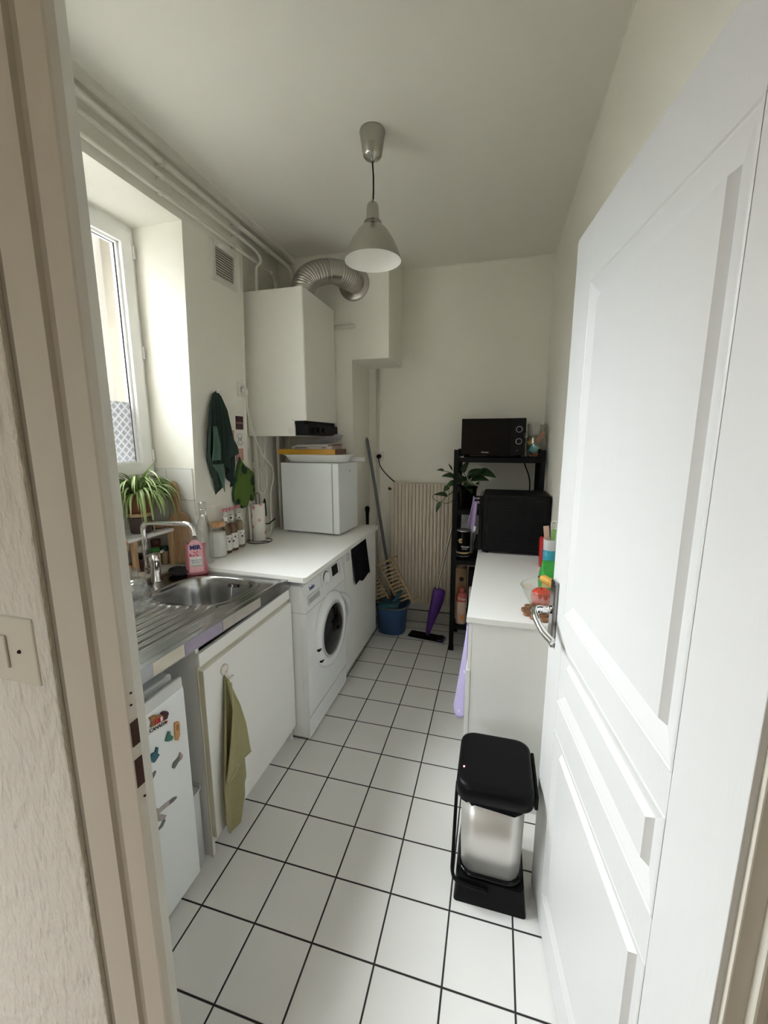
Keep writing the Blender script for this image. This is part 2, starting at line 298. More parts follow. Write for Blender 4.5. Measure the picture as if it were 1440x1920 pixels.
# ------------------------------------------------------------------ mesh builder
class MB:
    def __init__(s): s.bm = bmesh.new(); s.uv = s.bm.loops.layers.uv.new('UVMap'); s.mi = 0
    def _faces(s, before, smooth):
        for f in s.bm.faces:
            if f not in before: f.smooth = smooth; f.material_index = s.mi
    def _merge(s, b2, smooth=False, mtx=None):
        if mtx is not None: bmesh.ops.transform(b2, matrix=mtx, verts=b2.verts)
        b2.verts.ensure_lookup_table()
        mp = {v: s.bm.verts.new(v.co) for v in b2.verts}
        for f in b2.faces:
            try: nf = s.bm.faces.new([mp[v] for v in f.verts])
            except ValueError: continue
            nf.smooth = smooth; nf.material_index = s.mi
        b2.free(); return s
    def box(s, x0, x1, y0, y1, z0, z1, bev=0.0, seg=2, mtx=None, smooth=False):
        b = bmesh.new(); bmesh.ops.create_cube(b, size=1)
        for v in b.verts: v.co = Vector(((x0 + x1) / 2 + v.co.x * (x1 - x0), (y0 + y1) / 2 + v.co.y * (y1 - y0), (z0 + z1) / 2 + v.co.z * (z1 - z0)))
        if bev: bmesh.ops.bevel(b, geom=list(b.edges), offset=bev, segments=seg, affect='EDGES', profile=0.5)
        return s._merge(b, smooth, mtx)
    def obox(s, c, size, rot=(0, 0, 0), bev=0.0):
        from mathutils import Euler
        m = Matrix.Translation(c) @ Euler(rot).to_matrix().to_4x4()
        a = [q / 2 for q in size]
        return s.box(-a[0], a[0], -a[1], a[1], -a[2], a[2], bev, 2, m)
    def bar(s, p0, p1, wx, wy, bev=0.0, upv=(0, 0, 1)):
        p0, p1 = Vector(p0), Vector(p1); z = (p1 - p0).normalized(); x = Vector(upv).cross(z)
        if x.length < 1e-4: x = Vector((1, 0, 0)).cross(z)
        x.normalize(); y = z.cross(x); L = (p1 - p0).length
        m = Matrix(((x.x, y.x, z.x, p0.x), (x.y, y.y, z.y, p0.y), (x.z, y.z, z.z, p0.z), (0, 0, 0, 1)))
        return s.box(-wx / 2, wx / 2, -wy / 2, wy / 2, 0, L, bev, 2, m)
    def tube(s, pts, r, n=12, closed=False, caps=True, squash=None):
        pts = [Vector(p) for p in pts]; k = len(pts); rings = []
        rs = r if isinstance(r, (list, tuple)) else [r] * k
        pn = None
        for i, p in enumerate(pts):
            a = pts[i - 1] if (i or closed) else p; b = pts[(i + 1) % k] if (i < k - 1 or closed) else p
            t = (b - a); t = t.normalized() if t.length > 1e-9 else Vector((0, 0, 1))
            if pn is None:
                ref = Vector((0, 0, 1)) if abs(t.z) < 0.9 else Vector((1, 0, 0)); nv = t.cross(ref).normalized()
            else:
                nv = (pn - t * pn.dot(t)); nv = nv.normalized() if nv.length > 1e-6 else t.orthogonal().normalized()
            pn = nv; bv = t.cross(nv)
            ring = []
            for q in range(n):
                an = 2 * PI * q / n
                ring.append(s.bm.verts.new(p + (nv * math.cos(an) + bv * math.sin(an)) * rs[i]))
            rings.append(ring)
        m = k if closed else k - 1
        for i in range(m):
            A, B = rings[i], rings[(i + 1) % k]
            for q in range(n):
                f = s.bm.faces.new((A[q], A[(q + 1) % n], B[(q + 1) % n], B[q])); f.smooth = True; f.material_index = s.mi
        if caps and not closed:
            for ring, rev in ((rings[0], True), (rings[-1], False)):
                f = s.bm.faces.new(list(reversed(ring)) if rev else ring); f.material_index = s.mi
        return s
    def lathe(s, prof, c=(0, 0, 0), n=32, mtx=None, smooth=True, sx=1.0, sy=1.0, cap=True, sq=0.0):
        # prof: (radius, height) pairs; sq > 0 squares the section off
        rings = []
        base = Matrix.Translation(c) if mtx is None else mtx
        for (r, z) in prof:
            ring = []
            for q in range(n):
                a = 2 * PI * q / n; ca, sa = math.cos(a), math.sin(a)
                k = 1.0
                if sq: e = 2 + 6 * sq; k = (abs(ca) ** e + abs(sa) ** e) ** (-1 / e)
                ring.append(s.bm.verts.new(base @ Vector((r * ca * k * sx, r * sa * k * sy, z))))
            rings.append(ring)
        for i in range(len(rings) - 1):
            A, B = rings[i], rings[i + 1]
            for q in range(n):
                f = s.bm.faces.new((A[q], A[(q + 1) % n], B[(q + 1) % n], B[q])); f.smooth = smooth; f.material_index = s.mi
        if cap:
            if prof[0][0] > 1e-5:
                f = s.bm.faces.new(list(reversed(rings[0]))); f.material_index = s.mi
            if prof[-1][0] > 1e-5:
                f = s.bm.faces.new(rings[-1]); f.material_index = s.mi
        return s
    def cyl(s, p0, p1, r, n=20): return s.tube([p0, p1], r, n)
    def loft(s, loops, smooth=True, cap=True):
        rings = [[s.bm.verts.new(Vector(p)) for p in lp] for lp in loops]; n = len(rings[0])
        for i in range(len(rings) - 1):
            for q in range(n):
                f = s.bm.faces.new((rings[i][q], rings[i][(q + 1) % n], rings[i + 1][(q + 1) % n], rings[i + 1][q])); f.smooth = smooth; f.material_index = s.mi
        if cap:
            f = s.bm.faces.new(list(reversed(rings[0]))); f.material_index = s.mi
            f = s.bm.faces.new(rings[-1]); f.material_index = s.mi
        return s
    def prism(s, poly, depth, o=(0, 0, 0), ex=(1, 0, 0), ey=(0, 1, 0), smooth=False):
        o, ex, ey = Vector(o), Vector(ex), Vector(ey); ez = ex.cross(ey).normalized() * depth
        A = [s.bm.verts.new(o + ex * p[0] + ey * p[1]) for p in poly]; B = [s.bm.verts.new(v.co + ez) for v in A]
        n = len(A); fs = [s.bm.faces.new(list(reversed(A))), s.bm.faces.new(B)]
        for q in range(n): fs.append(s.bm.faces.new((A[q], A[(q + 1) % n], B[(q + 1) % n], B[q])))
        for f in fs: f.material_index = s.mi; f.smooth = False
        return s
    def grid(s, fn, nu, nv, smooth=True):
        V = [[s.bm.verts.new(Vector(fn(i / nu, j / nv))) for i in range(nu + 1)] for j in range(nv + 1)]
        for j in range(nv):
            for i in range(nu):
                f = s.bm.faces.new((V[j][i], V[j][i + 1], V[j + 1][i + 1], V[j + 1][i])); f.smooth = smooth; f.material_index = s.mi
                for lp, (a, b) in zip(f.loops, ((i, j), (i + 1, j), (i + 1, j + 1), (i, j + 1))): lp[s.uv].uv = (a / nu, b / nv)
        return s
    def ball(s, c, r, sub=3, sc=(1, 1, 1)):
        b = bmesh.new(); bmesh.ops.create_icosphere(b, subdivisions=sub, radius=r)
        for v in b.verts: v.co = Vector((v.co.x * sc[0] + c[0], v.co.y * sc[1] + c[1], v.co.z * sc[2] + c[2]))
        return s._merge(b, True)

def rootloc(p):
    while p.parent: p = p.parent
    return p.location.copy()

def link(name, mb, mats, parent=None, world=True, at=None):
    me = bpy.data.meshes.new(name)
    bmesh.ops.recalc_face_normals(mb.bm, faces=mb.bm.faces)
    off = Vector((0, 0, 0))
    if world:
        if parent is not None: off = rootloc(parent)
        elif at is not None: off = Vector(at)
    if off.length: bmesh.ops.translate(mb.bm, vec=-off, verts=mb.bm.verts)
    mb.bm.to_mesh(me); mb.bm.free()
    for m in (mats if isinstance(mats, (list, tuple)) else [mats]): me.materials.append(M[m] if isinstance(m, str) else m)
    o = bpy.data.objects.new(name, me); COL.objects.link(o)
    if parent is not None: o.parent = parent
    elif at is not None: o.location = at
    return o

def tag(o, label, cat, group=None):
    o['label'] = label; o['category'] = cat
    if group: o['group'] = group
    return o

def thing(name, label, cat, loc=(0, 0, 0), rz=0.0, group=None):
    o = bpy.data.objects.new(name, None); COL.objects.link(o); o.empty_display_size = 0.05
    o.location = loc; o.rotation_euler = (0, 0, rz)
    return tag(o, label, cat, group)

def struct(name, mb, m, parent=None):
    o = link(name, mb, m, parent); o['kind'] = 'structure'; return o

def dup(src, loc, label, rz=None, group=None):
    r = src.copy(); COL.objects.link(r); r.location = loc; r['label'] = label
    if rz is not None: r.rotation_euler = (0, 0, rz)
    if group: r['group'] = group
    def rec(a, b):
        for c in a.children:
            d = c.copy(); COL.objects.link(d); d.parent = b; rec(c, d)
    rec(src, r); return r

def solid(o, t, off=0): 
    m = o.modifiers.new('thickness', 'SOLIDIFY'); m.thickness = t; m.offset = off; return o
def smooth_mod(o, lv=1):
    m = o.modifiers.new('smooth', 'SUBSURF'); m.levels = lv; m.render_levels = lv; return o

def text(name, s_, size, o, ex, ey, m, parent, world=True, depth=0.0004, align='CENTER', shear=0.0, bold=0.0):
    cu = bpy.data.curves.new('t', 'FONT'); cu.body = s_; cu.size = size; cu.extrude = depth; cu.align_x = align; cu.align_y = 'CENTER'; cu.shear = shear; cu.offset = bold; cu.resolution_u = 2
    t = bpy.data.objects.new('t', cu); COL.objects.link(t)
    dg = bpy.context.evaluated_depsgraph_get(); me = bpy.data.meshes.new_from_object(t.evaluated_get(dg)); bpy.data.objects.remove(t)
    ex = Vector(ex).normalized(); ez = ex.cross(Vector(ey)).normalized(); ey = ez.cross(ex); o = Vector(o)
    if world and parent is not None: o = o - rootloc(parent)
    me.transform(Matrix(((ex.x, ey.x, ez.x, o.x), (ex.y, ey.y, ez.y, o.y), (ex.z, ey.z, ez.z, o.z), (0, 0, 0, 1))))
    me.name = name; me.materials.clear(); me.materials.append(M[m])
    ob = bpy.data.objects.new(name, me); COL.objects.link(ob); ob.parent = parent
    return ob

def rrect(x0, x1, y0, y1, r, z, n=6):
    out = []
    for cx, cy, a0 in ((x1 - r, y1 - r, 0), (x0 + r, y1 - r, 90), (x0 + r, y0 + r, 180), (x1 - r, y0 + r, 270)):
        for k in range(n + 1):
            a = R(a0 + 90 * k / n); out.append((cx + r * math.cos(a), cy + r * math.sin(a), z))
    return out

def smooth_path(pts, per=8):
    pts = [Vector(p) for p in pts]; out = []
    for i in range(len(pts) - 1):
        p0 = pts[max(i - 1, 0)]; p1 = pts[i]; p2 = pts[i + 1]; p3 = pts[min(i + 2, len(pts) - 1)]
        for k in range(per):
            t = k / per
            out.append(0.5 * ((2 * p1) + (p2 - p0) * t + (2 * p0 - 5 * p1 + 4 * p2 - p3) * t * t + (3 * p1 - p0 - 3 * p2 + p3) * t ** 3))
    out.append(pts[-1]); return out

# ================================================================== SETTING
XR, YB, ZC = 1.21, 2.13, 2.772
def wx(z): return -0.635 + (z - 0.89) * 0.0346      # the old left wall leans a little
b = MB(); b.box(-1.0, 1.4, -0.62, 2.3, -0.1, 0.0); struct('floor', b, 'floor')
b = MB(); b.box(-1.5, 2.6, -3.4, -0.62, -0.1, -0.001); struct('floor_hall', b, 'hall_floor')
b = MB(); b.box(-1.2, 1.4, -0.62, 2.3, ZC, ZC + 0.1); struct('ceiling', b, 'ceiling')
b = MB(); b.box(-1.5, 2.6, -3.4, -0.62, ZC - 0.02, ZC + 0.1); struct('ceiling_hall', b, 'ceiling')
b = MB(); b.box(XR, XR + 0.15, -0.62, 2.3, 0, ZC); struct('wall_right', b, 'wall')
b = MB(); b.box(-0.9, XR, YB, YB + 0.15, 0, ZC); struct('wall_back', b, 'wall')
# left wall with the window recess and the boiler niche
WY0, WY1, WZ0, WZ1 = -0.60, 0.672, 0.80, 2.535
b = MB()
def leanbox(y0, y1, z0, z1, back=-0.935):
    b.loft([[(back, y0, z0), (wx(z0), y0, z0), (wx(z0), y1, z0), (back, y1, z0)], [(back, y0, z1), (wx(z1), y0, z1), (wx(z1), y1, z1), (back, y1, z1)]], smooth=False)
leanbox(WY1, 1.135, 0, ZC)
leanbox(WY0, WY1, WZ1, ZC)
leanbox(WY0, WY1, 0, WZ0)
b.box(-0.935, -0.665, 1.135, 2.3, 0, ZC)
b.box(-0.96, -0.93, WY0, WY1, WZ0, 1.335)                 # breast wall under the window
b.box(-0.935, -0.60, -0.75, WY0, 0, ZC)
struct('wall_left', b, 'wall')
b = MB(); b.tube([(wx(0.9) - 0.003, 1.135, 0.9), (wx(2.6) - 0.003, 1.135, 2.6)], 0.013, 10); struct('trim_4', b, 'wall')
# tiled lower flank of the recess
b = MB(); b.box(-0.93, -0.630, WY1 - 0.008, WY1 + 0.001, 0.87, 1.383); struct('trim_5', b, 'splash')
# chimney breast and the boxed flue above it
b = MB(); b.box(-0.665, -0.123, 1.73, YB, 0, 2.08); b.box(-0.665, 0.143, 1.73, YB, 2.08, ZC); struct('wall_chimney', b, 'wall')
# front partition with the doorway
b = MB(); b.box(-1.5, 0.184, -0.661, -0.641, 0, ZC, 0.004); b.box(-1.5, 0.20, -0.6405, -0.585, 0, ZC); struct('wall_front', b, 'rough_wall')
b = MB(); b.box(1.205, 2.6, -0.66, -0.60, 0, ZC); struct('wall_front_right', b, 'rough_wall')
b = MB(); b.box(0.20, 1.205, -0.655, -0.60, 2.20, ZC); struct('wall_front_top', b, 'rough_wall')
# hall shell
b = MB(); b.box(-1.5, -1.4, -3.3, -0.6, 0, ZC); struct('wall_hall_left', b, 'wall')
b = MB(); b.box(2.4, 2.5, -3.3, -0.6, 0, ZC); struct('wall_hall_right', b, 'wall')
b = MB(); b.box(-1.5, -1.05, -3.3, -3.2, 0, ZC); b.box(-0.15, 2.6, -3.3, -3.2, 0, ZC); b.box(-1.05, -0.15, -3.3, -3.2, 0, 1.15); b.box(-1.05, -0.15, -3.3, -3.2, 2.1, ZC); struct('wall_hall_back', b, 'wall')  # opening added in the unseen back wall to let in fill light
# trunking under the ceiling on the left, skirting tiles at the back
b = MB(); b.loft([[(wx(2.735) - 0.02, y, 2.735), (-0.548, y, 2.735), (-0.533, y, 2.744), (-0.530, y, ZC), (wx(ZC) - 0.02, y, ZC)] for y in (-0.55, 1.73)], smooth=False); struct('trim_3', b, 'pipe_paint')
b = MB(); b.box(-0.123, XR, YB - 0.012, YB, 0, 0.108, 0.002); struct('baseboard_back', b, 'skirt')
# caulk beads along the ceiling edges
b = MB(); b.box(-0.535, -0.528, -0.55, 1.73, ZC - 0.004, ZC + 0.001); b.box(XR - 0.006, XR + 0.001, -0.6, YB, ZC - 0.006, ZC + 0.001); b.box(0.143, XR, YB - 0.006, YB + 0.001, ZC - 0.006, ZC + 0.001); b.box(-0.53, 0.143, 1.725, 1.731, ZC - 0.006, ZC + 0.001); struct('trim_6', b, 'wall')

# door frame left: architrave, groove, post with strike mortises
b = MB()
b.loft([[(x, y, z) for x, y in ((0.221, -0.60), (0.221, -0.670), (0.223, -0.672), (0.282, -0.672), (0.284, -0.664), (0.2905, -0.659), (0.2925, -0.663), (0.2945, -0.659), (0.301, -0.661), (0.304, -0.672), (0.343, -0.672), (0.346, -0.670), (0.350, -0.660), (0.335, -0.642), (0.30, -0.60))] for z in (0, 2.2)], smooth=False)
tr = struct('trim_1', b, 'frame_paint')
b = MB(); b.box(0.150, 0.2205, -0.652, -0.640, 0, 2.2); struct('shade_strip', b, 'olive_shade', tr)  # dark paint stands in for the shaded reveal beside the architrave
def mortise(z0, z1):
    q = MB(); a = Vector((0.3458, -0.6712, 0)); c = Vector((0.3500, -0.6606, 0)); n = Vector((0.011, -0.004, 0)).normalized() * 0.0012
    q.loft([[tuple(a + n + Vector((0, 0, z0))), tuple(c + n + Vector((0, 0, z0 + 0.004))), tuple(c + n + Vector((0, 0, z1 + 0.004))), tuple(a + n + Vector((0, 0, z1)))], [tuple(a - n + Vector((0, 0, z0))), tuple(c - n + Vector((0, 0, z0 + 0.004))), tuple(c - n + Vector((0, 0, z1 + 0.004))), tuple(a - n + Vector((0, 0, z1)))]], smooth=False)
    struct('strike_mortise', q, 'mortise', tr)
mortise(1.050, 1.092); mortise(0.976, 1.026)
for (x, y, z) in ((0.347, -0.6675, 1.122), (0.3475, -0.666, 1.142), (0.349, -0.664, 0.955)):
    q = MB(); q.ball((x, y + 0.001, z), 0.0024, 1); struct('screw_hole', q, 'hole', tr)
# door frame right
b = MB(); b.box(1.172, 1.196, -0.655, -0.60, 0, 2.2, 0.002); b.box(1.192, 1.206, -0.668, -0.60, 0, 2.2, 0.003); struct('trim_2', b, 'frame_paint')

# door leaf, opened against the right wall (local x: hinge -> free edge, +y faces the room)
DW, DH = 0.81, 2.045
dr = bpy.data.objects.new('door_1', None); COL.objects.link(dr); dr.location = (1.164, -0.648, 0.0); dr.rotation_euler = (0, 0, R(97.0)); dr['kind'] = 'structure'
xs0, xs1 = 0.135, DW - 0.125
panels = [(1.053, 1.905), (0.795, 0.980), (0.125, 0.706)]
b = MB(); b.box(0, xs0, -0.040, 0, 0.008, DH, 0.0015); b.box(xs1, DW, -0.040, 0, 0.008, DH, 0.0015)
zz = [0.008] + [v for p_ in reversed(panels) for v in p_] + [DH]
for k in range(0, len(zz), 2): b.box(xs0, xs1, -0.040, 0, zz[k], zz[k + 1])
o = link('door_leaf', b, 'door_paint', dr, world=False); o['kind'] = 'structure'
for (z0, z1) in panels:
    b = MB()
    prof = [(0, 0.0), (0.003, 0.0012), (0.006, -0.001), (0.010, -0.001), (0.044, -0.0115), (0.0455, -0.012), (0.0535, -0.001), (0.06, -0.001)]
    loops = [[(xs0 + d, y, z0 + d), (xs1 - d, y, z0 + d), (xs1 - d, y, z1 - d), (xs0 + d, y, z1 - d)] for d, y in prof]
    b.loft(loops, smooth=False, cap=False); b.loft([[(xs0 + .06, -0.001, z0 + .06), (xs1 - .06, -0.001, z0 + .06), (xs1 - .06, -0.001, z1 - .06), (xs0 + .06, -0.001, z1 - .06)], [(xs0 + .06, -0.03, z0 + .06), (xs1 - .06, -0.03, z0 + .06), (xs1 - .06, -0.03, z1 - .06), (xs0 + .06, -0.03, z1 - .06)]], smooth=False)
    o = link('door_panel', b, 'door_paint', dr, world=False); o['kind'] = 'structure'
b = MB(); hx = DW - 0.045
b.box(hx - 0.021, hx + 0.021, 0, 0.013, 0.925, 1.125, 0.004)
hp = link('handle_plate', b, 'dark_chrome', dr, world=False); hp['kind'] = 'structure'
b = MB(); b.tube([(hx, 0.0135, 1.036), (hx, 0.024, 1.036)], 0.012, 16); b.tube(smooth_path([(hx, 0.02, 1.036), (hx, 0.045, 1.036), (hx - 0.01, 0.060, 1.034), (hx - 0.035, 0.062, 1.024), (hx - 0.075, 0.050, 1.000), (hx - 0.105, 0.030, 0.985)], 5), [0.011] * 5 + [0.013] * 6 + [0.010] * 15, 12)
o = link('door_handle', b, 'chrome', dr, world=False); o['kind'] = 'structure'

# window
wn = bpy.data.objects.new('window_1', None); COL.objects.link(wn); wn.location = (-0.87, 0.0, 1.335); wn['kind'] = 'structure'
b = MB()   # fixed frame
b.box(-0.93, -0.865, WY1 - 0.03, WY1 + 0.0, 1.335, WZ1, 0.003); b.box(-0.93, -0.865, WY0, WY0 + 0.05, 1.335, WZ1, 0.003)
b.box(-0.9295, -0.866, WY0 + .045, WY1 - .028, WZ1 - 0.03, WZ1 - .0003); b.box(-0.9295, -0.855, WY0 + .045, WY1 - .028, 1.3353, 1.357)
struct('window_frame', b, 'white', wn)
for (y0, y1) in ((0.045, WY1 - 0.024), (WY0 + 0.045, 0.035)):
    b = MB(); z0, z1 = 1.3585, WZ1 - 0.0315
    b.box(-0.915, -0.85, y1 - 0.062, y1, z0, z1, 0.004); b.box(-0.915, -0.85, y0, y0 + 0.062, z0, z1, 0.004)
    b.box(-0.9148, -0.8502, y0 + .058, y1 - .058, z0 + .0003, z0 + 0.055); b.box(-0.9148, -0.8502, y0 + .058, y1 - .058, z1 - 0.06, z1 - .0003)
    b.box(-0.905, -0.868, y1 - 0.074, y1 - 0.06, z0 + .05, z1 - .05, 0.003); b.box(-0.905, -0.868, y0 + .05, y1 - .06, z0 + 0.05, z0 + 0.064, 0.003); b.box(-0.905, -0.868, y0 + .05, y1 - .06, z1 - 0.07, z1 - 0.055, 0.003)
    sash = struct('window_sash', b, 'white', wn)
    b = MB(); b.box(-0.892, -0.886, y0 + 0.05, y1 - 0.06, z0 + 0.05, z1 - 0.05); struct('window_pane', b, 'win_glass', sash)
    b = MB(); b.box(-0.8835, -0.8815, y0 + 0.055, y1 - 0.075, z0 + 0.06, 1.712); struct('privacy_film', b, 'film', sash)
    b = MB(); b.box(-0.8862, -0.880, y1 - 0.0765, y1 - 0.0735, z0 + .06, z1 - .06); b.box(-0.8862, -0.880, y0 + .06, y1 - .07, z0 + .060, z0 + .064); b.box(-0.8862, -0.880, y0 + .06, y1 - .07, z1 - .071, z1 - .068); struct('gasket', b, 'black', sash)
b = MB()
for z in (1.45, 1.96, 2.42): b.tube([(-0.850, WY1 - 0.018, z - 0.03), (-0.850, WY1 - 0.018, z + 0.03)], 0.007, 10)
struct('hinge', b, 'white', wn)
b = MB(); b.box(-0.94, -0.80, WY0, WY1 - 0.009, 1.29, 1.336, 0.003); struct('trim_7', b, 'olive_shade')

# ================================================================== OUTSIDE
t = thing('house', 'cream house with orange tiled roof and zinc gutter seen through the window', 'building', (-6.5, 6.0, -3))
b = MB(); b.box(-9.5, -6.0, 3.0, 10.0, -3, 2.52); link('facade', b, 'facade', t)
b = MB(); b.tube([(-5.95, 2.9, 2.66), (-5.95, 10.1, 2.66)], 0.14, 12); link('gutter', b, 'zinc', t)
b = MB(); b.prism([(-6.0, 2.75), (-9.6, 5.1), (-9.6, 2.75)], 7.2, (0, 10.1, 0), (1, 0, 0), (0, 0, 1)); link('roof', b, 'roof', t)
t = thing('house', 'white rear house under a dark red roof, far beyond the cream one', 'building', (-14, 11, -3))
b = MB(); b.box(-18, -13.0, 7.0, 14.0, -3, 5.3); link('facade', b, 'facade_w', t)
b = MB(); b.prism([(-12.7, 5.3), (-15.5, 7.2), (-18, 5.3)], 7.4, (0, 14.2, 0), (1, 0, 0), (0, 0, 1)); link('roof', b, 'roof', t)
b = MB(); b.box(-1.28, -1.19, 0.785, 0.885, 0.80, 3.2, 0.004)
tag(link('wooden_post', b, 'post_wood', at=(-1.23, 0.83, 0.80)), 'weathered wooden post standing outside just beyond the window pane', 'post')
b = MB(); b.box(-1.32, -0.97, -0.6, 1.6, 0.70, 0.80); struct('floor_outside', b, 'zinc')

# ================================================================== PIPES AND WALL FITTINGS
def pipe(name, label, pts, r, bracket=()):
    t = thing(name, label, 'pipe', pts[0])
    b = MB(); b.tube(pts, r, 14); link('pipe_run', b, 'pipe_paint', t)
    for (x, y, z) in bracket:
        b = MB(); b.tube([(wx(z) - 0.005, y, z - 0.005), (x, y, z - 0.005)], 0.005, 8); b.tube([(x, y - 0.007, z), (x, y + 0.007, z)], r + 0.004, 14); link('pipe_clip', b, 'pipe_paint', t)
    return t
zp = (2.688, 2.634, 2.576)
X = lambda z: wx(z) + 0.030
ya = -0.55
pipe('heating_pipe', 'thickest white pipe running just under the ceiling trunking, uppermost of three', [(X(zp[0]), ya, zp[0]), (X(zp[0]), 1.60, zp[0])] + smooth_path([(X(zp[0]), 1.62, zp[0]), (X(zp[0]), 1.66, zp[0] - 0.008), (X(zp[0]), 1.69, zp[0] - 0.045), (X(zp[0]), 1.695, 2.42)], 5), 0.0125, [(X(zp[0]), y, zp[0]) for y in (0.53, 1.05, 1.38)])
pipe('heating_pipe', 'middle white pipe of the three under the ceiling, jogging forward above the boiler', [(X(zp[1]), ya, zp[1]), (X(zp[1]), 1.17, zp[1])] + smooth_path([(X(zp[1]), 1.19, zp[1]), (X(zp[1]) + 0.004, 1.255, zp[1] - 0.012), (X(zp[1]) + 0.006, 1.285, zp[1] - 0.05), (X(zp[1]) - 0.012, 1.262, zp[1] - 0.085), (X(zp[1]) - 0.014, 1.262, zp[1] - 0.13), (X(zp[1]) - 0.014, 1.262, 2.36)], 5), 0.0095, [(X(zp[1]), y, zp[1]) for y in (0.53, 1.05)])
pipe('heating_pipe', 'lowest white pipe of the three along the wall above the window', [(X(zp[2]) - 0.012, ya, zp[2]), (X(zp[2]) - 0.012, 1.42, zp[2])] + smooth_path([(X(zp[2]) - 0.012, 1.44, zp[2]), (X(zp[2]) - 0.012, 1.475, zp[2] - 0.012), (X(zp[2]) - 0.012, 1.485, zp[2] - 0.05), (X(zp[2]) - 0.012, 1.485, 2.40)], 5), 0.0085, [(X(zp[2]) - 0.012, y, zp[2]) for y in (0.53, 1.05, 1.44)])
pipe('service_pipe', 'thin painted pipe running down the back wall beside the chimney', [(-0.045, YB - 0.014, 0.11), (-0.045, YB - 0.014, 2.075)], 0.013)
b = MB(); b.tube([(-0.245, 1.718, 2.298), (-0.104, 1.718, 2.298)], 0.0135, 14); b.ball((-0.104, 1.718, 2.298), 0.0135, 2)
tag(link('pipe_stub', b, 'pipe_paint', at=(-0.17, 1.718, 2.298)), 'short capped pipe stub lying across the chimney right of the boiler', 'pipe')
lab = ['leftmost pale pipe dropping from the boiler beside the wall socket', 'second pale pipe from the left under the boiler', 'third pale pipe under the boiler, next to the fridge corner', 'rightmost pipe under the boiler, behind the stacked books']
for k, (x, y, r) in enumerate(((-0.63, 1.262, 0.016), (-0.635, 1.315, 0.014), (-0.60, 1.50, 0.011), (-0.56, 1.58, 0.011))):
    pts = [(x, y, 0.891), (x, y, 1.56)]
    b = MB(); b.tube(pts, r, 14); tag(link('boiler_pipe', b, 'pipe_paint', at=pts[0]), lab[k], 'pipe')

t = thing('air_vent', 'square louvred air vent on the wall right of the window', 'vent', (wx(2.45), 0.975, 2.355))
A = Matrix.Rotation(R(1.98), 4, 'Y')
def onwall(mb, y0, y1, z0, z1, d0, d1, bev=0.0):
    mb.loft([[(wx(z0) + d0, y0, z0), (wx(z0) + d1, y0, z0), (wx(z0) + d1, y1, z0), (wx(z0) + d0, y1, z0)], [(wx(z1) + d0, y0, z1), (wx(z1) + d1, y0, z1), (wx(z1) + d1, y1, z1), (wx(z1) + d0, y1, z1)]], smooth=False); return mb
b = MB(); v0, v1, u0, u1 = 2.352, 2.545, 0.868, 1.082
onwall(b, u0, u1, v0, v0 + 0.026, 0, 0.012); onwall(b, u0, u1, v1 - 0.026, v1, 0, 0.012); onwall(b, u0, u0 + 0.026, v0 + .026, v1 - .026, 0, 0.012); onwall(b, u1 - 0.026, u1, v0 + .026, v1 - .026, 0, 0.012)
link('vent_frame', b, 'socket', t)
b = MB(); onwall(b, u0 + 0.026, u1 - 0.026, v0 + 0.026, v1 - 0.026, 0.0005, 0.0015); link('vent_backing', b, 'olive_shade', t)
for k in range(11):
    z = v0 + 0.034 + k * 0.0126; b = MB()
    b.obox((wx(z) + 0.006, (u0 + u1) / 2, z), (0.012, u1 - u0 - 0.05, 0.0025), (0, R(38), 0)); link('slat', b, 'socket', t)

# boiler
t = thing('boiler', 'tall cream wall boiler hanging in the niche above the small fridge', 'boiler', (-0.43, 1.47, 1.55))
b = MB(); b.loft([rrect(-0.655, -0.243, 1.226, 1.715, 0.008, z, 3) for z in (1.645, 2.405)], smooth=False); b.loft([rrect(-0.655, -0.325, 1.226, 1.715, 0.006, z, 3) for z in (1.553, 1.645)], smooth=False)
link('casing', b, 'boiler', t)
b = MB(); b.box(-0.326, -0.236, 1.236, 1.722, 1.556, 1.622, 0.006); b.box(-0.326, -0.26, 1.232, 1.72, 1.62, 1.646, 0.003); link('control_panel', b, 'black', t)
for y in (1.30, 1.38, 1.46):
    b = MB(); b.tube([(-0.237, y, 1.590), (-0.222, y, 1.590)], 0.018, 18); link('control_knob', b, 'black', t)
b = MB(); b.box(-0.37, -0.335, 1.2245, 1.226, 1.565, 1.602)
link('rating_label', b, 'card_white', t)
text('label_text', '. .. .. .\n... .. .\n.. .... .', 0.012, (-0.3525, 1.2242, 1.583), (1, 0, 0), (0, 0, 1), 'grey_print', t)
b = MB(); b.ball((-0.335, 1.2255, 1.652), 0.004, 1); link('casing_screw', b, 'grey_plastic', t)
# flue duct
t = thing('flue_duct', 'silver ribbed flue duct bending from the boiler into the chimney box', 'duct', (-0.33, 1.42, 2.405))
path = smooth_path([(-0.315, 1.385, 2.406), (-0.312, 1.39, 2.46), (-0.285, 1.42, 2.522), (-0.22, 1.49, 2.572), (-0.155, 1.56, 2.588), (-0.115, 1.63, 2.580), (-0.102, 1.68, 2.570), (-0.100, 1.729, 2.568)], 20)
rr = []
for k in range(len(path)):
    f = k / (len(path) - 1); base = 0.070
    if f < 0.44: base += (0.0, 0.006, 0.0075, 0.006)[k % 4] - 0.003
    elif 0.58 < f < 0.80: base += (0.0, 0.003, 0.004, 0.003)[k % 4]
    rr.append(base)
cut = int(len(path) * 0.46)
b = MB(); b.tube(path[:cut + 1], rr[:cut + 1], 32); link('ribbed_elbow', b, 'duct', t)
b = MB(); b.tube(path[cut:], [q + 0.002 for q in rr[cut:]], 32); link('straight_elbow', b, 'duct', t)
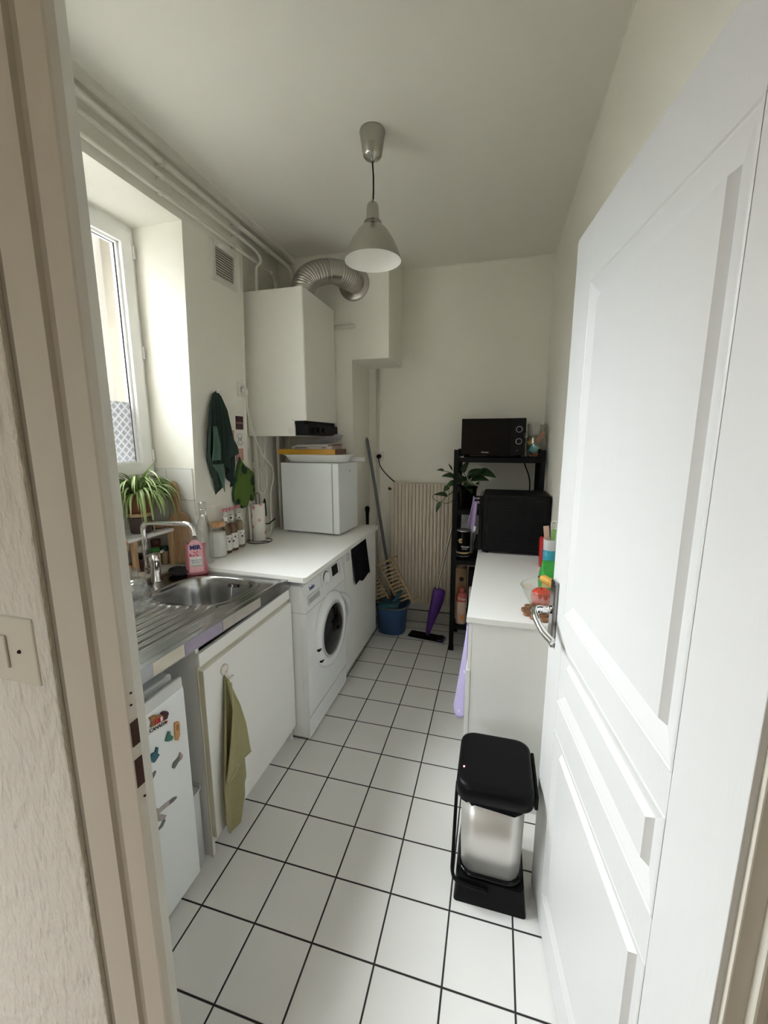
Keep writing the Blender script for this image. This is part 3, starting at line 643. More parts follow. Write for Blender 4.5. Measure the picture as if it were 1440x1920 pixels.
b = MB(); mt = Matrix.Translation((-0.100, 1.7295, 2.568)) @ Matrix.Rotation(R(90), 4, 'X'); b.lathe([(0.07, 0.0), (0.108, 0.0), (0.108, 0.004), (0.098, 0.010), (0.076, 0.012), (0.07, 0.012)], n=40, mtx=mt, cap=False); link('wall_collar', b, 'duct', t)

# pendant lamp
LX, LY = 0.334, 0.720
t = thing('pendant_lamp', 'brushed aluminium pendant lamp with bell shade hanging from the ceiling', 'lamp', (LX, LY, ZC))
b = MB(); b.lathe([(0.052, ZC - 0.001), (0.053, ZC - 0.006), (0.0385, ZC - 0.090), (0.034, ZC - 0.096), (0.012, ZC - 0.108), (0.006, ZC - 0.114)], (LX, LY, 0), 36); link('ceiling_cup', b, 'alu', t)
b = MB(); b.tube([(LX, LY, ZC - 0.112), (LX + 0.004, LY, ZC - 0.17), (LX + 0.004, LY, ZC - 0.22), (LX + 0.002, LY, 2.514)], 0.0032, 8); link('cord', b, 'black', t)
b = MB(); b.lathe([(0.005, 2.520), (0.006, 2.510), (0.019, 2.506), (0.024, 2.498), (0.0285, 2.441), (0.030, 2.438), (0.0375, 2.435), (0.039, 2.424), (0.044, 2.420), (0.066, 2.398), (0.091, 2.360), (0.108, 2.325), (0.118, 2.298), (0.1215, 2.284)], (LX, LY, 0), 48, cap=False); link('shade', b, 'alu', t)
b = MB(); b.lathe([(0.001, 2.425), (0.042, 2.417), (0.064, 2.395), (0.089, 2.357), (0.106, 2.322), (0.116, 2.296), (0.121, 2.2835)], (LX, LY, 0), 48, cap=False); link('shade_lining', b, 'lamp_in', t)

# wall sockets
def socket(label, c, ex, n, s=0.08, name='wall_socket'):
    # ex: horizontal direction, n: out of the wall
    t = thing(name, label, 'socket', c); c = Vector(c); ex = Vector(ex); n = Vector(n); ez = Vector((0, 0, 1))
    def slab(w_, h, d0, d1, m, nm):
        b = MB(); pts = [(-w_ / 2, -h / 2), (w_ / 2, -h / 2), (w_ / 2, h / 2), (-w_ / 2, h / 2)]
        L = [[tuple(c + ex * p[0] + ez * p[1] + n * d) for p in pts] for d in (d0, d1)]
        b.loft(L, smooth=False); return link(nm, b, m, t)
    slab(s, s, 0.0005, 0.009, 'socket', 'face_plate')
    b = MB(); b.tube([tuple(c + n * 0.0088), tuple(c + n * 0.0096)], s * 0.27, 24); link('outlet_recess', b, 'lgrey', t)
    return t
socket('cream wall socket left of the boiler, holding a white plug', (wx(1.825), 1.128 - 0.03, 1.822), (0, 1, 0), (1, 0, 0.0))
b = MB(); b.tube([(wx(1.825) + 0.0103, 1.104, 1.822), (wx(1.825) + 0.030, 1.104, 1.822)], [0.017, 0.019], 18); b.tube([(wx(1.825) + 0.030, 1.104, 1.822), (wx(1.825) + 0.036, 1.104, 1.820), (wx(1.825) + 0.036, 1.104, 1.79)], 0.008, 10)
x0 = wx(1.825) + 0.03
pw = thing('power_cable', 'white power cable swooping from the upper socket down in front of the pipes', 'cable', (x0, 1.104, 1.822))
link('plug', b, 'cable', pw)
b = MB(); b.tube(smooth_path([(x0 + .005, 1.104, 1.79), (x0, 1.115, 1.70), (x0 + 0.005, 1.165, 1.55), (x0 + 0.02, 1.225, 1.43), (x0 + 0.03, 1.285, 1.375), (x0 + 0.025, 1.325, 1.34), (x0 + 0.02, 1.335, 1.27), (x0 + 0.015, 1.31, 1.20), (x0 + 0.012, 1.30, 1.10), (x0 + 0.008, 1.305, 0.96), (x0 + 0.008, 1.27, 0.90), (x0 + .01, 1.215, 0.897)], 6), 0.0045, 8); link('cord', b, 'cable', pw)
socket('small cream junction socket low on the niche wall under the boiler', (-0.664, 1.205, 1.437), (0, 1, 0), (1, 0, 0), 0.075)
b = MB(); xq = -0.615
b.tube(smooth_path([(xq, 1.21, 1.39), (xq, 1.215, 1.355), (xq + 0.01, 1.25, 1.33), (xq + 0.015, 1.295, 1.34), (xq + 0.015, 1.32, 1.38), (xq + 0.01, 1.335, 1.45), (xq + 0.005, 1.335, 1.555)], 6), 0.0045, 8)
tag(link('coiled_cable', b, 'cable', at=(xq, 1.25, 1.4)), 'cream cable hanging from the boiler in front of its pipes', 'cable')
b = MB(); b.tube([(xq + 0.03, 1.255 + 0.055 * math.cos(a), 1.265 + 0.085 * math.sin(a)) for a in [2 * PI * k / 28 for k in range(28)]], 0.004, 8, closed=True)
tag(link('cable_loop', b, 'cable', at=(xq + .03, 1.255, 1.18)), 'round loop of white cable dangling beside the small fridge', 'cable')
t = thing('power_strip', 'white upright power strip with two black plugs behind the paper roll', 'power strip', (-0.60, 1.225, 0.892))
b = MB(); b.box(-0.625, -0.60, 1.20, 1.245, 0.892, 1.085, 0.008); link('housing', b, 'socket', t)
for z in (1.045, 0.99, 0.935):
    b = MB(); b.tube([(-0.6005, 1.222, z), (-0.597, 1.222, z)], 0.019, 18); link('outlet', b, 'lgrey', t)
for k, (z, lb_) in enumerate(((1.045, 'upper black plug in the white power strip, cable arching up'), (0.99, 'lower black plug in the white power strip, cable going to the fridge'))):
    p = thing('plug', lb_, 'plug', (-0.585, 1.222, z))
    b = MB(); b.tube([(-0.5965, 1.222, z), (-0.572, 1.222, z)], [0.019, 0.014], 16); link('plug_body', b, 'black', p)
    b = MB()
    if k == 0: b.tube(smooth_path([(-0.575, 1.224, z + 0.012), (-0.572, 1.232, z + 0.06), (-0.578, 1.255, z + 0.10), (-0.588, 1.28, z + 0.07), (-0.59, 1.285, z - 0.02)], 6), 0.004, 8)
    else: b.tube(smooth_path([(-0.574, 1.23, z - 0.002), (-0.565, 1.27, z - 0.012), (-0.56, 1.31, z), (-0.558, 1.345, z + 0.01)], 6), 0.004, 8)
    link('plug_cord', b, 'black', p)

# cards on the wall
def wallcard(name, label, cat, y0, y1, z0, z1, m, d=0.0012):
    t = thing(name, label, cat, (wx(z0) + 0.0003, (y0 + y1) / 2, z0)); b = MB(); onwall(b, y0, y1, z0, z1, 0.0004, d); link('card', b, m, t); return t
c = wallcard('postcard', 'dark burgundy card with pale lettering stuck on the wall, topmost', 'card', 1.036, 1.112, 1.590, 1.668, 'card_red')
text('lettering', 'NONNA', 0.018, (wx(1.628) + 0.0016, 1.074, 1.628), (0, 1, 0), (0.0346, 0, 1), 'card_pink', c)
c = wallcard('postcard', 'white card with a grey sketched oval emblem, second of the wall cards', 'card', 1.036, 1.110, 1.494, 1.572, 'card_white')
b = MB(); zc_ = 1.533
for sgn in (1, -1): b.tube([(wx(zc_) + 0.0018, 1.073 + 0.031 * math.cos(R(a)), zc_ + sgn * 0.033 * math.sin(R(a))) for a in range(25, 156, 13)], 0.0009, 6)
b.tube([(wx(zc_) + 0.0018, 1.06, zc_ - 0.014), (wx(zc_) + 0.0018, 1.06, zc_ + 0.014), (wx(zc_) + 0.0018, 1.074, zc_ - 0.008), (wx(zc_) + 0.0018, 1.086, zc_ + 0.014), (wx(zc_) + 0.0018, 1.086, zc_ - 0.014)], 0.0012, 6); link('emblem', b, 'black_print', c)
c = wallcard('postcard', 'salmon pink card on the wall just above the oven mitt', 'card', 1.028, 1.106, 1.402, 1.478, 'card_pink')
b = MB(); b.tube([(wx(1.44) + 0.0018, 1.068, 1.425), (wx(1.44) + 0.0018, 1.074, 1.445), (wx(1.44) + 0.0018, 1.062, 1.455), (wx(1.44) + .0018, 1.07, 1.466)], 0.0012, 6); link('drawing', b, 'white_print', c)
wallcard('postcard', 'small salmon card half hidden behind the dark green towel', 'card', 0.972, 1.018, 1.525, 1.585, 'card_pink')

# dark green towel on a hook
t = thing('kitchen_towel', 'dark green kitchen towel hanging in folds on the left wall', 'towel', (wx(1.78), 0.85, 1.785))
def env(v, pts):
    for (a, b_), (c_, d_) in zip(pts, pts[1:]):
        if v <= c_: return b_ + (d_ - b_) * (v - a) / (c_ - a)
    return pts[-1][1]
def drape(zt, left, right, bottom, folds, amp, off, ph=0.0, nu=60, nv=40, top=None):
    def fn(u, v):
        y = env(v, left) * (1 - u) + env(v, right) * u
        zb = env(u, bottom); z0_ = zt if top is None else env(u, top)
        z = z0_ + (zb - z0_) * v
        a = amp * min(1, 0.25 + v * 1.4)
        x = wx(z) + off + a * (1 + math.sin(u * folds * 2 * PI + ph + 0.8 * v)) / 2
        return (x, y, z)
    q = MB(); q.grid(fn, nu, nv); return q
b = drape(1.79, [(0, 0.815), (0.15, 0.785), (0.5, 0.745), (0.8, 0.73), (1, 0.765)], [(0, 0.885), (0.15, 0.93), (0.5, 0.960), (0.75, 0.962), (1, 0.940)],
          [(0, 1.395), (0.12, 1.335), (0.24, 1.262), (0.30, 1.228), (0.36, 1.262), (0.44, 1.345), (0.54, 1.372), (0.66, 1.40), (0.78, 1.345), (0.90, 1.285), (1, 1.258)], 5.5, 0.040, 0.010, top=[(0, 1.765), (0.5, 1.79), (1, 1.765)])
solid(link('towel_back', b, 'green_cloth', t), 0.003)
b = drape(1.60, [(0, 0.768), (0.5, 0.748), (1, 0.728)], [(0, 0.800), (0.5, 0.810), (1, 0.815)], [(0, 1.418), (1, 1.425)], 1.3, 0.02, 0.046, 1.0, 24, 24)
solid(link('towel_highlight', b, 'green_cloth_lit', t), 0.002)
b = drape(1.55, [(0, 0.915), (1, 0.890)], [(0, 0.935), (0.6, 0.975), (1, 0.990)], [(0, 1.415), (1, 1.455)], 1.0, 0.010, 0.042, 2.0, 20, 20)
solid(link('towel_flap', b, 'green_cloth', t), 0.002)
b = drape(1.40, [(0, 0.748), (0.6, 0.778), (1, 0.812)], [(0, 0.845), (0.6, 0.842), (1, 0.838)], [(0, 1.325), (0.6, 1.262), (1, 1.242)], 1.4, 0.012, 0.048, 0.4, 16, 14)
solid(link('towel_corner', b, 'green_cloth_lit', t), 0.002)
b = MB(); b.tube([(wx(1.79) - 0.005, 0.85, 1.785), (wx(1.79) + 0.028, 0.85, 1.783), (wx(1.79) + 0.034, 0.85, 1.80)], 0.005, 8)
tag(link('wall_hook', b, 'white', at=(wx(1.79), 0.85, 1.785)), 'small white wall hook under the dark green towel', 'hook')

# oven mitt
t = thing('oven_mitt', 'green leaf-print oven mitt hanging below the wall cards', 'oven mitt', (wx(1.4), 1.055, 1.41))
out = [(1.035, 1.405), (1.018, 1.36), (0.985, 1.27), (0.968, 1.21), (0.975, 1.165), (1.01, 1.13), (1.055, 1.118), (1.095, 1.125), (1.118, 1.16), (1.125, 1.20), (1.132, 1.205), (1.138, 1.17), (1.152, 1.148), (1.172, 1.152), (1.182, 1.19), (1.178, 1.26), (1.172, 1.325), (1.125, 1.355), (1.075, 1.375), (1.058, 1.40)]
b = MB(); cy_, cz_ = 1.075, 1.25
rings = []
for d, s in ((0.004, 0.965), (0.012, 1.0), (0.026, 0.985), (0.034, 0.90), (0.037, 0.6)):
    rings.append([(wx(z) + d, cy_ + (y - cy_) * s, cz_ + (z - cz_) * s) for y, z in out])
b.loft(rings, smooth=True); link('glove', b, 'mitt', t)
b = MB(); b.tube([(wx(z) + 0.018, y, z) for y, z in out], 0.0045, 8, closed=True); link('binding', b, 'spice_dkgreen', t)
b = MB(); b.tube([(wx(1.4) + 0.018, 1.045, 1.40), (wx(1.42) + 0.01, 1.043, 1.424), (wx(1.42) + 0.01, 1.050, 1.428), (wx(1.4) + 0.018, 1.052, 1.402)], 0.003, 6); link('hanging_loop', b, 'spice_dkgreen', t)

# light switch on the hall wall
t = thing('light_switch', 'old cream light switch on the rough hallway wall at the left', 'switch', (0.13, -0.656, 1.165))
b = MB(); b.box(0.02, 0.155, -0.664, -0.6555, 1.118, 1.240, 0.003); link('face_plate', b, 'sock_old', t)
b = MB(); b.box(0.05, 0.092, -0.668, -0.6638, 1.145, 1.205, 0.002); link('rocker', b, 'sock_old', t)
b = MB(); b.ball((0.118, -0.664, 1.178), 0.004, 1); link('screw_hole', b, 'hole', t)

# ================================================================== LEFT RUN: SINK, CABINETS, MACHINES
def sz(y): return 0.872 + (0.60 - y) * 0.031          # the sink top dips slightly towards the worktop
# --- under-sink fridge
t = thing('fridge', 'white undercounter fridge covered in magnets below the draining board', 'fridge', (-0.33, -0.345, 0.0))
b = MB(); b.box(-0.62, -0.116, -0.565, -0.128, 0.02, 0.755, 0.006); b.box(-0.62, -0.105, -0.57, -0.124, 0.760, 0.784, 0.006); link('fridge_body', b, 'fridge', t)
b = MB(); 
prof = [(-0.112, 0.018), (-0.070, 0.018), (-0.064, 0.026), (-0.063, 0.735), (-0.066, 0.748), (-0.078, 0.752), (-0.088, 0.745), (-0.094, 0.752), (-0.098, 0.762), (-0.112, 0.762)]
b.loft([[(x, y, z) for x, z in prof] for y in (-0.569, -0.125)], smooth=False); link('fridge_door', b, 'fridge', t)
b = MB(); b.box(-0.078, -0.062, -0.569, -0.126, 0.742, 0.784, 0.007); link('handle_rail', b, 'lgrey', t)
for y in (-0.54, -0.16):
    for x in (-0.14, -0.58): b = MB(); b.tube([(x, y, 0.0), (x, y, 0.021)], 0.014, 12); link('foot', b, 'black', t)
def magnet(label, parts, c, th=0.005):
    t = thing('magnet', label, 'magnet', c)
    for nm, poly, m, d0, d1 in parts:
        q = MB(); q.prism([(p[0], p[1]) for p in poly], d1 - d0, (-0.0628 + d0, 0, 0), (0, 1, 0), (0, 0, 1)); link(nm, q, m, t)
    return t
mg = magnet('souvenir magnet with raised painted figures and CANADA lettering', [
    ('plate', [(-0.273, 0.683), (-0.204, 0.667), (-0.205, 0.688), (-0.268, 0.703)], 'card_white', 0, 0.005),
    ('relief', [(-0.266, 0.702), (-0.225, 0.693), (-0.225, 0.716), (-0.238, 0.722), (-0.246, 0.728), (-0.256, 0.731), (-0.266, 0.733), (-0.261, 0.716)], 'mag_brown', 0, 0.007),
    ('dark_relief', [(-0.2246, 0.6925), (-0.207, 0.689), (-0.199, 0.702), (-0.204, 0.712), (-0.213, 0.718), (-0.2246, 0.719)], 'card_red', 0, 0.008)], (-0.063, -0.235, 0.667))
text('lettering', 'CANADA', 0.0150, (-0.0572, -0.2415, 0.6865), (0, 0.068, -0.0155), (0, 0, 1), 'black_print', mg, bold=0.0005)
q = MB(); q.ball((-0.0575, -0.2095, 0.679), 0.0045, 2, (0.2, 1, 1)); link('maple_mark', q, 'red_print', mg)
q = MB(); q.prism([(-0.238, 0.700), (-0.222, 0.697), (-0.222, 0.710), (-0.238, 0.713)], 0.0015, (-0.0545, 0, 0), (0, 1, 0), (0, 0, 1)); link('flag', q, 'white_print', mg)
q = MB(); q.prism([(-0.238, 0.700), (-0.234, 0.6993), (-0.234, 0.7123), (-0.238, 0.713)], 0.0019, (-0.0545, 0, 0), (0, 1, 0), (0, 0, 1)); q.prism([(-0.226, 0.6977), (-0.222, 0.697), (-0.222, 0.710), (-0.226, 0.7107)], 0.0019, (-0.0545, 0, 0), (0, 1, 0), (0, 0, 1)); link('flag_bars', q, 'red_print', mg)
q = MB(); q.prism([(-0.253, 0.702), (-0.240, 0.699), (-0.240, 0.714), (-0.251, 0.717)], 0.001, (-0.0557, 0, 0), (0, 1, 0), (0, 0, 1)); link('red_coat', q, 'red_print', mg)
magnet('tall orange wooden tag magnet nearest the right edge of the fridge door', [('tag', [(-0.181, 0.593), (-0.171, 0.584), (-0.161, 0.597), (-0.158, 0.640), (-0.164, 0.648), (-0.178, 0.652)], 'mag_orange', 0, 0.005), ('print', [(-0.174, 0.622), (-0.165, 0.620), (-0.164, 0.638), (-0.173, 0.642)], 'mag_brown', 0.005, 0.0058)], (-0.063, -0.17, 0.584))
magnet('small green map-shaped magnet left of the orange tag', [('shape', [(-0.219, 0.619), (-0.210, 0.611), (-0.194, 0.604), (-0.188, 0.612), (-0.198, 0.626), (-0.198, 0.638), (-0.204, 0.642), (-0.212, 0.632)], 'mag_green', 0, 0.005)], (-0.063, -0.203, 0.604))
magnet('dark teal map-shaped magnet below the souvenir one', [('shape', [(-0.278, 0.609), (-0.270, 0.588), (-0.264, 0.585), (-0.250, 0.592), (-0.245, 0.595), (-0.251, 0.604), (-0.247, 0.621), (-0.253, 0.627), (-0.259, 0.615), (-0.270, 0.619)], 'mag_teal', 0, 0.005)], (-0.063, -0.26, 0.585))
magnet('slanted grey and pink photo magnet below the orange tag', [('strip', [(-0.201, 0.511), (-0.195, 0.502), (-0.175, 0.512), (-0.168, 0.530), (-0.175, 0.527), (-0.196, 0.524)], 'fur_dark', 0, 0.004), ('photo', [(-0.175, 0.512), (-0.163, 0.510), (-0.157, 0.519), (-0.166, 0.538), (-0.175, 0.5275), (-0.168, 0.525)], 'mag_grey', 0, 0.0045)], (-0.063, -0.18, 0.502))
# long-fingered paw sticker
t = thing('paw_sticker', 'pale beige animal paw sticker with grey fingertips low on the fridge door', 'sticker', (-0.063, -0.26, 0.36))
def strip(nm, pts, ws, m, d=0.0012):
    q = MB(); L_, R_ = [], []
    for i, p in enumerate(pts):
        a = Vector(pts[max(i - 1, 0)]); c_ = Vector(pts[min(i + 1, len(pts) - 1)]); tt = (c_ - a).normalized(); nn = Vector((-tt.y, tt.x))
        L_.append(tuple(Vector(p) + nn * ws[i])); R_.append(tuple(Vector(p) - nn * ws[i]))
    q.prism(L_ + R_[::-1], d, (-0.0628, 0, 0), (0, 1, 0), (0, 0, 1)); return link(nm, q, m, t)
strip('palm', [(-0.345, 0.455), (-0.315, 0.446), (-0.290, 0.430), (-0.268, 0.412)], [0.020, 0.020, 0.016, 0.010], 'fur')
strip('forearm', [(-0.300, 0.525), (-0.295, 0.500), (-0.289, 0.470), (-0.284, 0.446)], [0.007, 0.008, 0.009, 0.006], 'fur', 0.0016)
strip('finger', [(-0.300, 0.520), (-0.291, 0.533), (-0.279, 0.542)], [0.008, 0.008, 0.007], 'fur', 0.0014)
strip('fingertip', [(-0.283, 0.540), (-0.272, 0.548), (-0.262, 0.552)], [0.007, 0.008, 0.004], 'fur_dark', 0.0018)
strip('finger', [(-0.280, 0.417), (-0.250, 0.413), (-0.222, 0.406)], [0.008, 0.008, 0.0075], 'fur', 0.0014)
strip('fingertip', [(-0.226, 0.407), (-0.209, 0.402), (-0.196, 0.398)], [0.007, 0.007, 0.003], 'fur_dark', 0.0018)
strip('finger', [(-0.286, 0.412), (-0.262, 0.388), (-0.246, 0.372)], [0.010, 0.009, 0.007], 'fur', 0.0016)
strip('fingertip', [(-0.250, 0.370), (-0.262, 0.360), (-0.274, 0.360)], [0.006, 0.007, 0.004], 'fur_dark', 0.0020)
# white container squeezed beside the fridge
b = MB(); b.loft([rrect(-0.34, -0.085, -0.119, -0.060, 0.022, z, 5) for z in (0.001, 0.30)] + [rrect(-0.335, -0.09, -0.114, -0.065, 0.018, 0.308, 5)], smooth=True)
t = thing('waste_bin', 'narrow white plastic bin squeezed between the undercounter fridge and the cabinet', 'bin', (-0.21, -0.09, 0)); link('bin_body', b, 'lgrey', t)
b = MB(); b.tube([tuple(p) for p in rrect(-0.342, -0.083, -0.1205, -0.058, 0.022, 0.306, 5)], 0.004, 6, closed=True); link('bin_rim', b, 'lgrey', t)

# --- sink cabinet
t = thing('sink_cabinet', 'white base cabinet under the sink with a flat grooved door', 'cabinet', (-0.34, 0.285, 0.0))
b = MB(); b.box(-0.66, -0.070, -0.050, -0.034, 0.0, 0.845, 0.001); b.box(-0.66, -0.070, 0.565, 0.581, 0.0, 0.835, 0.001); b.box(-0.66, -0.072, -0.034, 0.565, 0.08, 0.096); b.box(-0.66, -0.645, -0.034, 0.565, 0.096, 0.8)
link('carcass', b, 'cab_side', t)
b = MB(); b.box(-0.072, -0.056, -0.051, 0.581, 0.770, 0.818, 0.002); link('top_rail', b, 'cabinet', t)
b = MB(); b.box(-0.069, -0.0675, -0.049, 0.58, 0.752, 0.771); b.box(-0.072, -0.067, -0.053, -0.0505, 0.0, 0.77); link('worn_edge', b, 'edge', t)
b = MB(); b.box(-0.069, -0.050, -0.044, 0.583, 0.082, 0.752, 0.0018); dd = link('cabinet_door', b, 'cabinet', t)
b = MB(); b.box(-0.0692, -0.0505, -0.0458, -0.0438, 0.084, 0.750); link('door_edge', b, 'edge', dd)
b = MB(); b.box(-0.112, -0.1, -0.034, 0.565, 0.0, 0.08); link('kickboard', b, 'cab_side', t)
t = thing('adhesive_hook', 'round white adhesive hook stuck on the sink cabinet door', 'hook', (-0.05, 0.06, 0.69))
b = MB(); mt = Matrix.Translation((-0.0498, 0.06, 0.700)) @ Matrix.Rotation(R(90), 4, 'Y'); b.lathe([(0.020, 0.0), (0.020, 0.006), (0.018, 0.008), (0.0001, 0.0085)], n=28, mtx=mt); link('hook_base', b, 'socket', t)
b = MB(); b.tube(smooth_path([(-0.044, 0.06, 0.694), (-0.042, 0.061, 0.676), (-0.034, 0.063, 0.668), (-0.022, 0.065, 0.670), (-0.017, 0.066, 0.678)], 4), [0.006] * 8 + [0.005] * 9, 10); link('hook_arm', b, 'socket', t)
# olive towel on that hook
t = thing('hand_towel', 'olive green terry towel hanging from the hook on the sink cabinet', 'towel', (-0.035, 0.055, 0.67))
def olive(left, right, bottom, off, folds, amp, ph, zt=0.672):
    def fn(u, v):
        y = env(v, left) * (1 - u) + env(v, right) * u
        zb = env(u, bottom); z = zt + (zb - zt) * v
        return (-0.047 + off * min(1, 0.25 + v * 2.2) + amp * min(1, .3 + v) * (1 + math.sin(u * folds * 2 * PI + ph)) / 2, y, z)
    q = MB(); q.grid(fn, 36, 60); return q
b = olive([(0, 0.050), (0.12, 0.036), (0.45, 0.000), (0.7, -0.022), (0.9, -0.024), (1, -0.012)], [(0, 0.064), (0.15, 0.082), (0.45, 0.118), (0.6, 0.134), (0.88, 0.138), (1, 0.090)], [(0, 0.075), (0.4, 0.038), (0.75, 0.065), (1, 0.115)], 0.004, 1.6, 0.022, 1.2)
solid(link('towel_back', b, 'olive', t), 0.004)
b = olive([(0, 0.052), (0.3, 0.048), (0.62, 0.022), (1, -0.020)], [(0, 0.063), (0.2, 0.075), (0.6, 0.112), (1, 0.130)], [(0, 0.300), (1, 0.312)], 0.028, 1.1, 0.012, 0.3)
solid(link('towel_fold', b, 'olive', t), 0.004)
b = MB(); b.tube([(-0.047 + 0.028 + 0.012 * (1 + math.sin(u * 1.1 * 2 * PI + .3)) / 2 + 0.003, -0.020 + 0.15 * u, 0.301 + 0.012 * u) for u in [k / 16 for k in range(17)]], 0.003, 6)
b.tube([(-0.012, 0.048 + 0.0 * v, 0.66 - v * 0.18) if v < .3 else (-0.014, 0.052 - 0.07 * (v - .3), 0.66 - v * 0.36) for v in [k / 12 for k in range(13)]], 0.0025, 6); link('hem', b, 'olive_hem', t)

# --- sink
t = thing('sink', 'stainless steel sink with oval bowl and ribbed draining board', 'sink', (-0.36, 0.05, 0.885))
SX0, SX1, SY0, SY1 = -0.690, -0.050, -0.50, 0.584
bc, bh = (-0.345, 0.345), (0.188, 0.178)
def bowl_d(x, y): 
    a, c_ = abs(x - bc[0]) / bh[0], abs(y - bc[1]) / bh[1]
    return (a ** 3.0 + c_ ** 3.0) ** (1 / 3.0)
def sst(a, b_, x): 
    x = max(0, min(1, (x - a) / (b_ - a))); return x * x * (3 - 2 * x)
def sink_h(x, y):
    z = sz(y); d = bowl_d(x, y)
    edge = min(x - SX0, SX1 - x, y - SY0, SY1 - y)
    z -= 0.006 * sst(0.022, 0.036, edge)                       # raised rim
    if y > -0.47 and y < 0.20 and -0.62 < x < -0.13:
        k = sst(-0.46, -0.43, y) * (1 - sst(0.115 + 0.05 * abs((x + .36) / .25), 0.155 + 0.05 * abs((x + .36) / .25), y)) * sst(-0.62, -0.60, x) * (1 - sst(-0.145, -0.13, x))
        z += 0.0042 * k * math.cos((x + 0.13) * 2 * PI / 0.0385)
    z += 0.002 * (sst(1.18, 1.10, d) if d > 1.0 else 1)
    if d < 1.03:
        z -= 0.150 * sst(1.03, 0.80, d) + 0.010 * (1 - min(1, d / 0.8))
    return z
b = MB(); b.grid(lambda u, v: (SX0 + (SX1 - SX0) * u, SY0 + (SY1 - SY0) * v, sink_h(SX0 + (SX1 - SX0) * u, SY0 + (SY1 - SY0) * v)), 150, 250)
link('sink_top', b, 'steel', t)
b = MB()
def apron(y0, y1, x0, x1, dz0, dz1, mb): mb.loft([[(x0, y, sz(y) - dz1), (x1, y, sz(y) - dz1), (x1, y, sz(y) - dz0), (x0, y, sz(y) - dz0)] for y in (y0, y1)], smooth=False)
apron(SY0, SY1, SX1 - 0.002, SX1 + 0.001, 0.0, 0.046, b); apron(SY1 - 0.002, SY1, SX0, SX1, 0.0, 0.036, b); apron(SY0, SY0 + 0.002, SX0, SX1, 0, 0.03, b); apron(SY0, SY1, SX1 - 0.018, SX1, 0.044, 0.046, b)
link('front_apron', b, 'steel', t)
for y0, y1, m in ((-0.245, -0.120, 'tape_cream'), (-0.118, 0.068, 'tape_lilac'), (0.072, 0.32, 'tape_grey')):
    b = MB(); apron(y0, y1, SX1 + 0.001, SX1 + 0.0018, 0.003, 0.043, b); link('worn_sticker', b, m, t)
b = MB(); b.lathe([(0.0001, 0.716), (0.030, 0.716), (0.038, 0.7205), (0.040, 0.722)], (bc[0], bc[1], 0.0022), 28); link('drain', b, 'chrome', t)
b = MB(); yb_ = 0.498
b.obox((-0.315, 0.5055, 0.838), (0.05, 0.003, 0.016), (R(-12), 0, 0), 0.001)
link('overflow_slot', b, 'hole', t)
b = MB(); b.tube([(-0.315, 0.5045, 0.838), (-0.315, 0.500, 0.837)], 0.007, 14); b.tube([(-0.315, 0.498, 0.834), (-0.315, 0.488, 0.78), (-0.317, 0.48, 0.76)], 0.0016, 6); link('plug_chain', b, 'chrome', t)
b = MB(); b.box(-0.93, -0.690, WY0, WY1 - 0.008, 0.80, 0.884); struct('trim_8', b, 'white')

# --- faucet
t = thing('faucet', 'chrome mixer tap with tall angular swan-neck spout behind the sink bowl', 'tap', (-0.646, 0.385, 0.88))
zb = sz(0.385) - 0.006
b = MB(); b.lathe([(0.026, zb), (0.026, zb + 0.006), (0.021, zb + 0.010), (0.021, zb + 0.09), (0.023, zb + 0.095), (0.023, zb + 0.125), (0.012, zb + 0.134), (0.0001, zb + 0.135)], (-0.640, 0.385, 0), 24); link('tap_body', b, 'chrome', t)
b = MB(); b.bar((-0.672, 0.375, zb + 0.122), (-0.60, 0.400, zb + 0.146), 0.028, 0.012, 0.004); link('lever', b, 'chrome', t)
b = MB(); ry = 0.395
b.tube([(-0.628, 0.388, zb + 0.05), (-0.70, ry, zb + 0.055)], 0.012, 16)
b.tube([(-0.700, ry, zb + 0.03), (-0.698, ry, 1.10)] + smooth_path([(-0.698, ry, 1.115), (-0.694, ry, 1.136), (-0.676, ry + .001, 1.149), (-0.655, ry + 0.002, 1.151)], 4)[:-1] + [(-0.655, ry + 0.002, 1.151), (-0.475, ry + 0.004, 1.156)] + smooth_path([(-0.465, ry + 0.004, 1.156), (-0.438, ry + 0.004, 1.150), (-0.424, ry + 0.004, 1.132), (-0.418, ry + 0.004, 1.100)], 4), 0.0118, 18); link('spout', b, 'chrome', t)

# --- washing machine
t = thing('washing_machine', 'white front-loading washing machine under the worktop', 'washing machine', (-0.27, 0.862, 0))
b = MB(); b.box(-0.56, -0.003, 0.592, 1.128, 0.012, 0.832, 0.006); link('machine_body', b, 'appliance', t)
b = MB(); b.loft([[(-0.004, y, 0.014), (0.022, y, 0.014), (0.024, y, 0.30), (0.028, y, 0.46), (0.024, y, 0.62), (0.022, y, 0.695), (0.004, y, 0.828), (-0.004, y, 0.828)] for y in (0.593, 1.127)], smooth=False); link('front_panel', b, 'appliance', t)
b = MB(); b.box(-0.10, 0.0235, 0.5915, 1.1285, 0.6925, 0.6945); b.box(-0.004, 0.025, 0.596, 1.124, 0.128, 0.130); link('panel_seam', b, 'grey_plastic', t)
wc = (0.878, 0.492)
mt = Matrix.Translation((0.024, wc[0], wc[1])) @ Matrix.Rotation(R(90), 4, 'Y')
b = MB(); b.lathe([(0.208, -0.006), (0.210, 0.004), (0.205, 0.020), (0.190, 0.030), (0.165, 0.030), (0.152, 0.024), (0.148, 0.014)], n=64, mtx=mt, cap=False); dr2 = link('porthole_ring', b, 'appliance', t)
b = MB(); b.lathe([(0.150, 0.016), (0.143, 0.022), (0.125, 0.030), (0.07, 0.040), (0.0001, 0.043)], n=48, mtx=mt); link('porthole_glass', b, 'black_gloss', dr2)
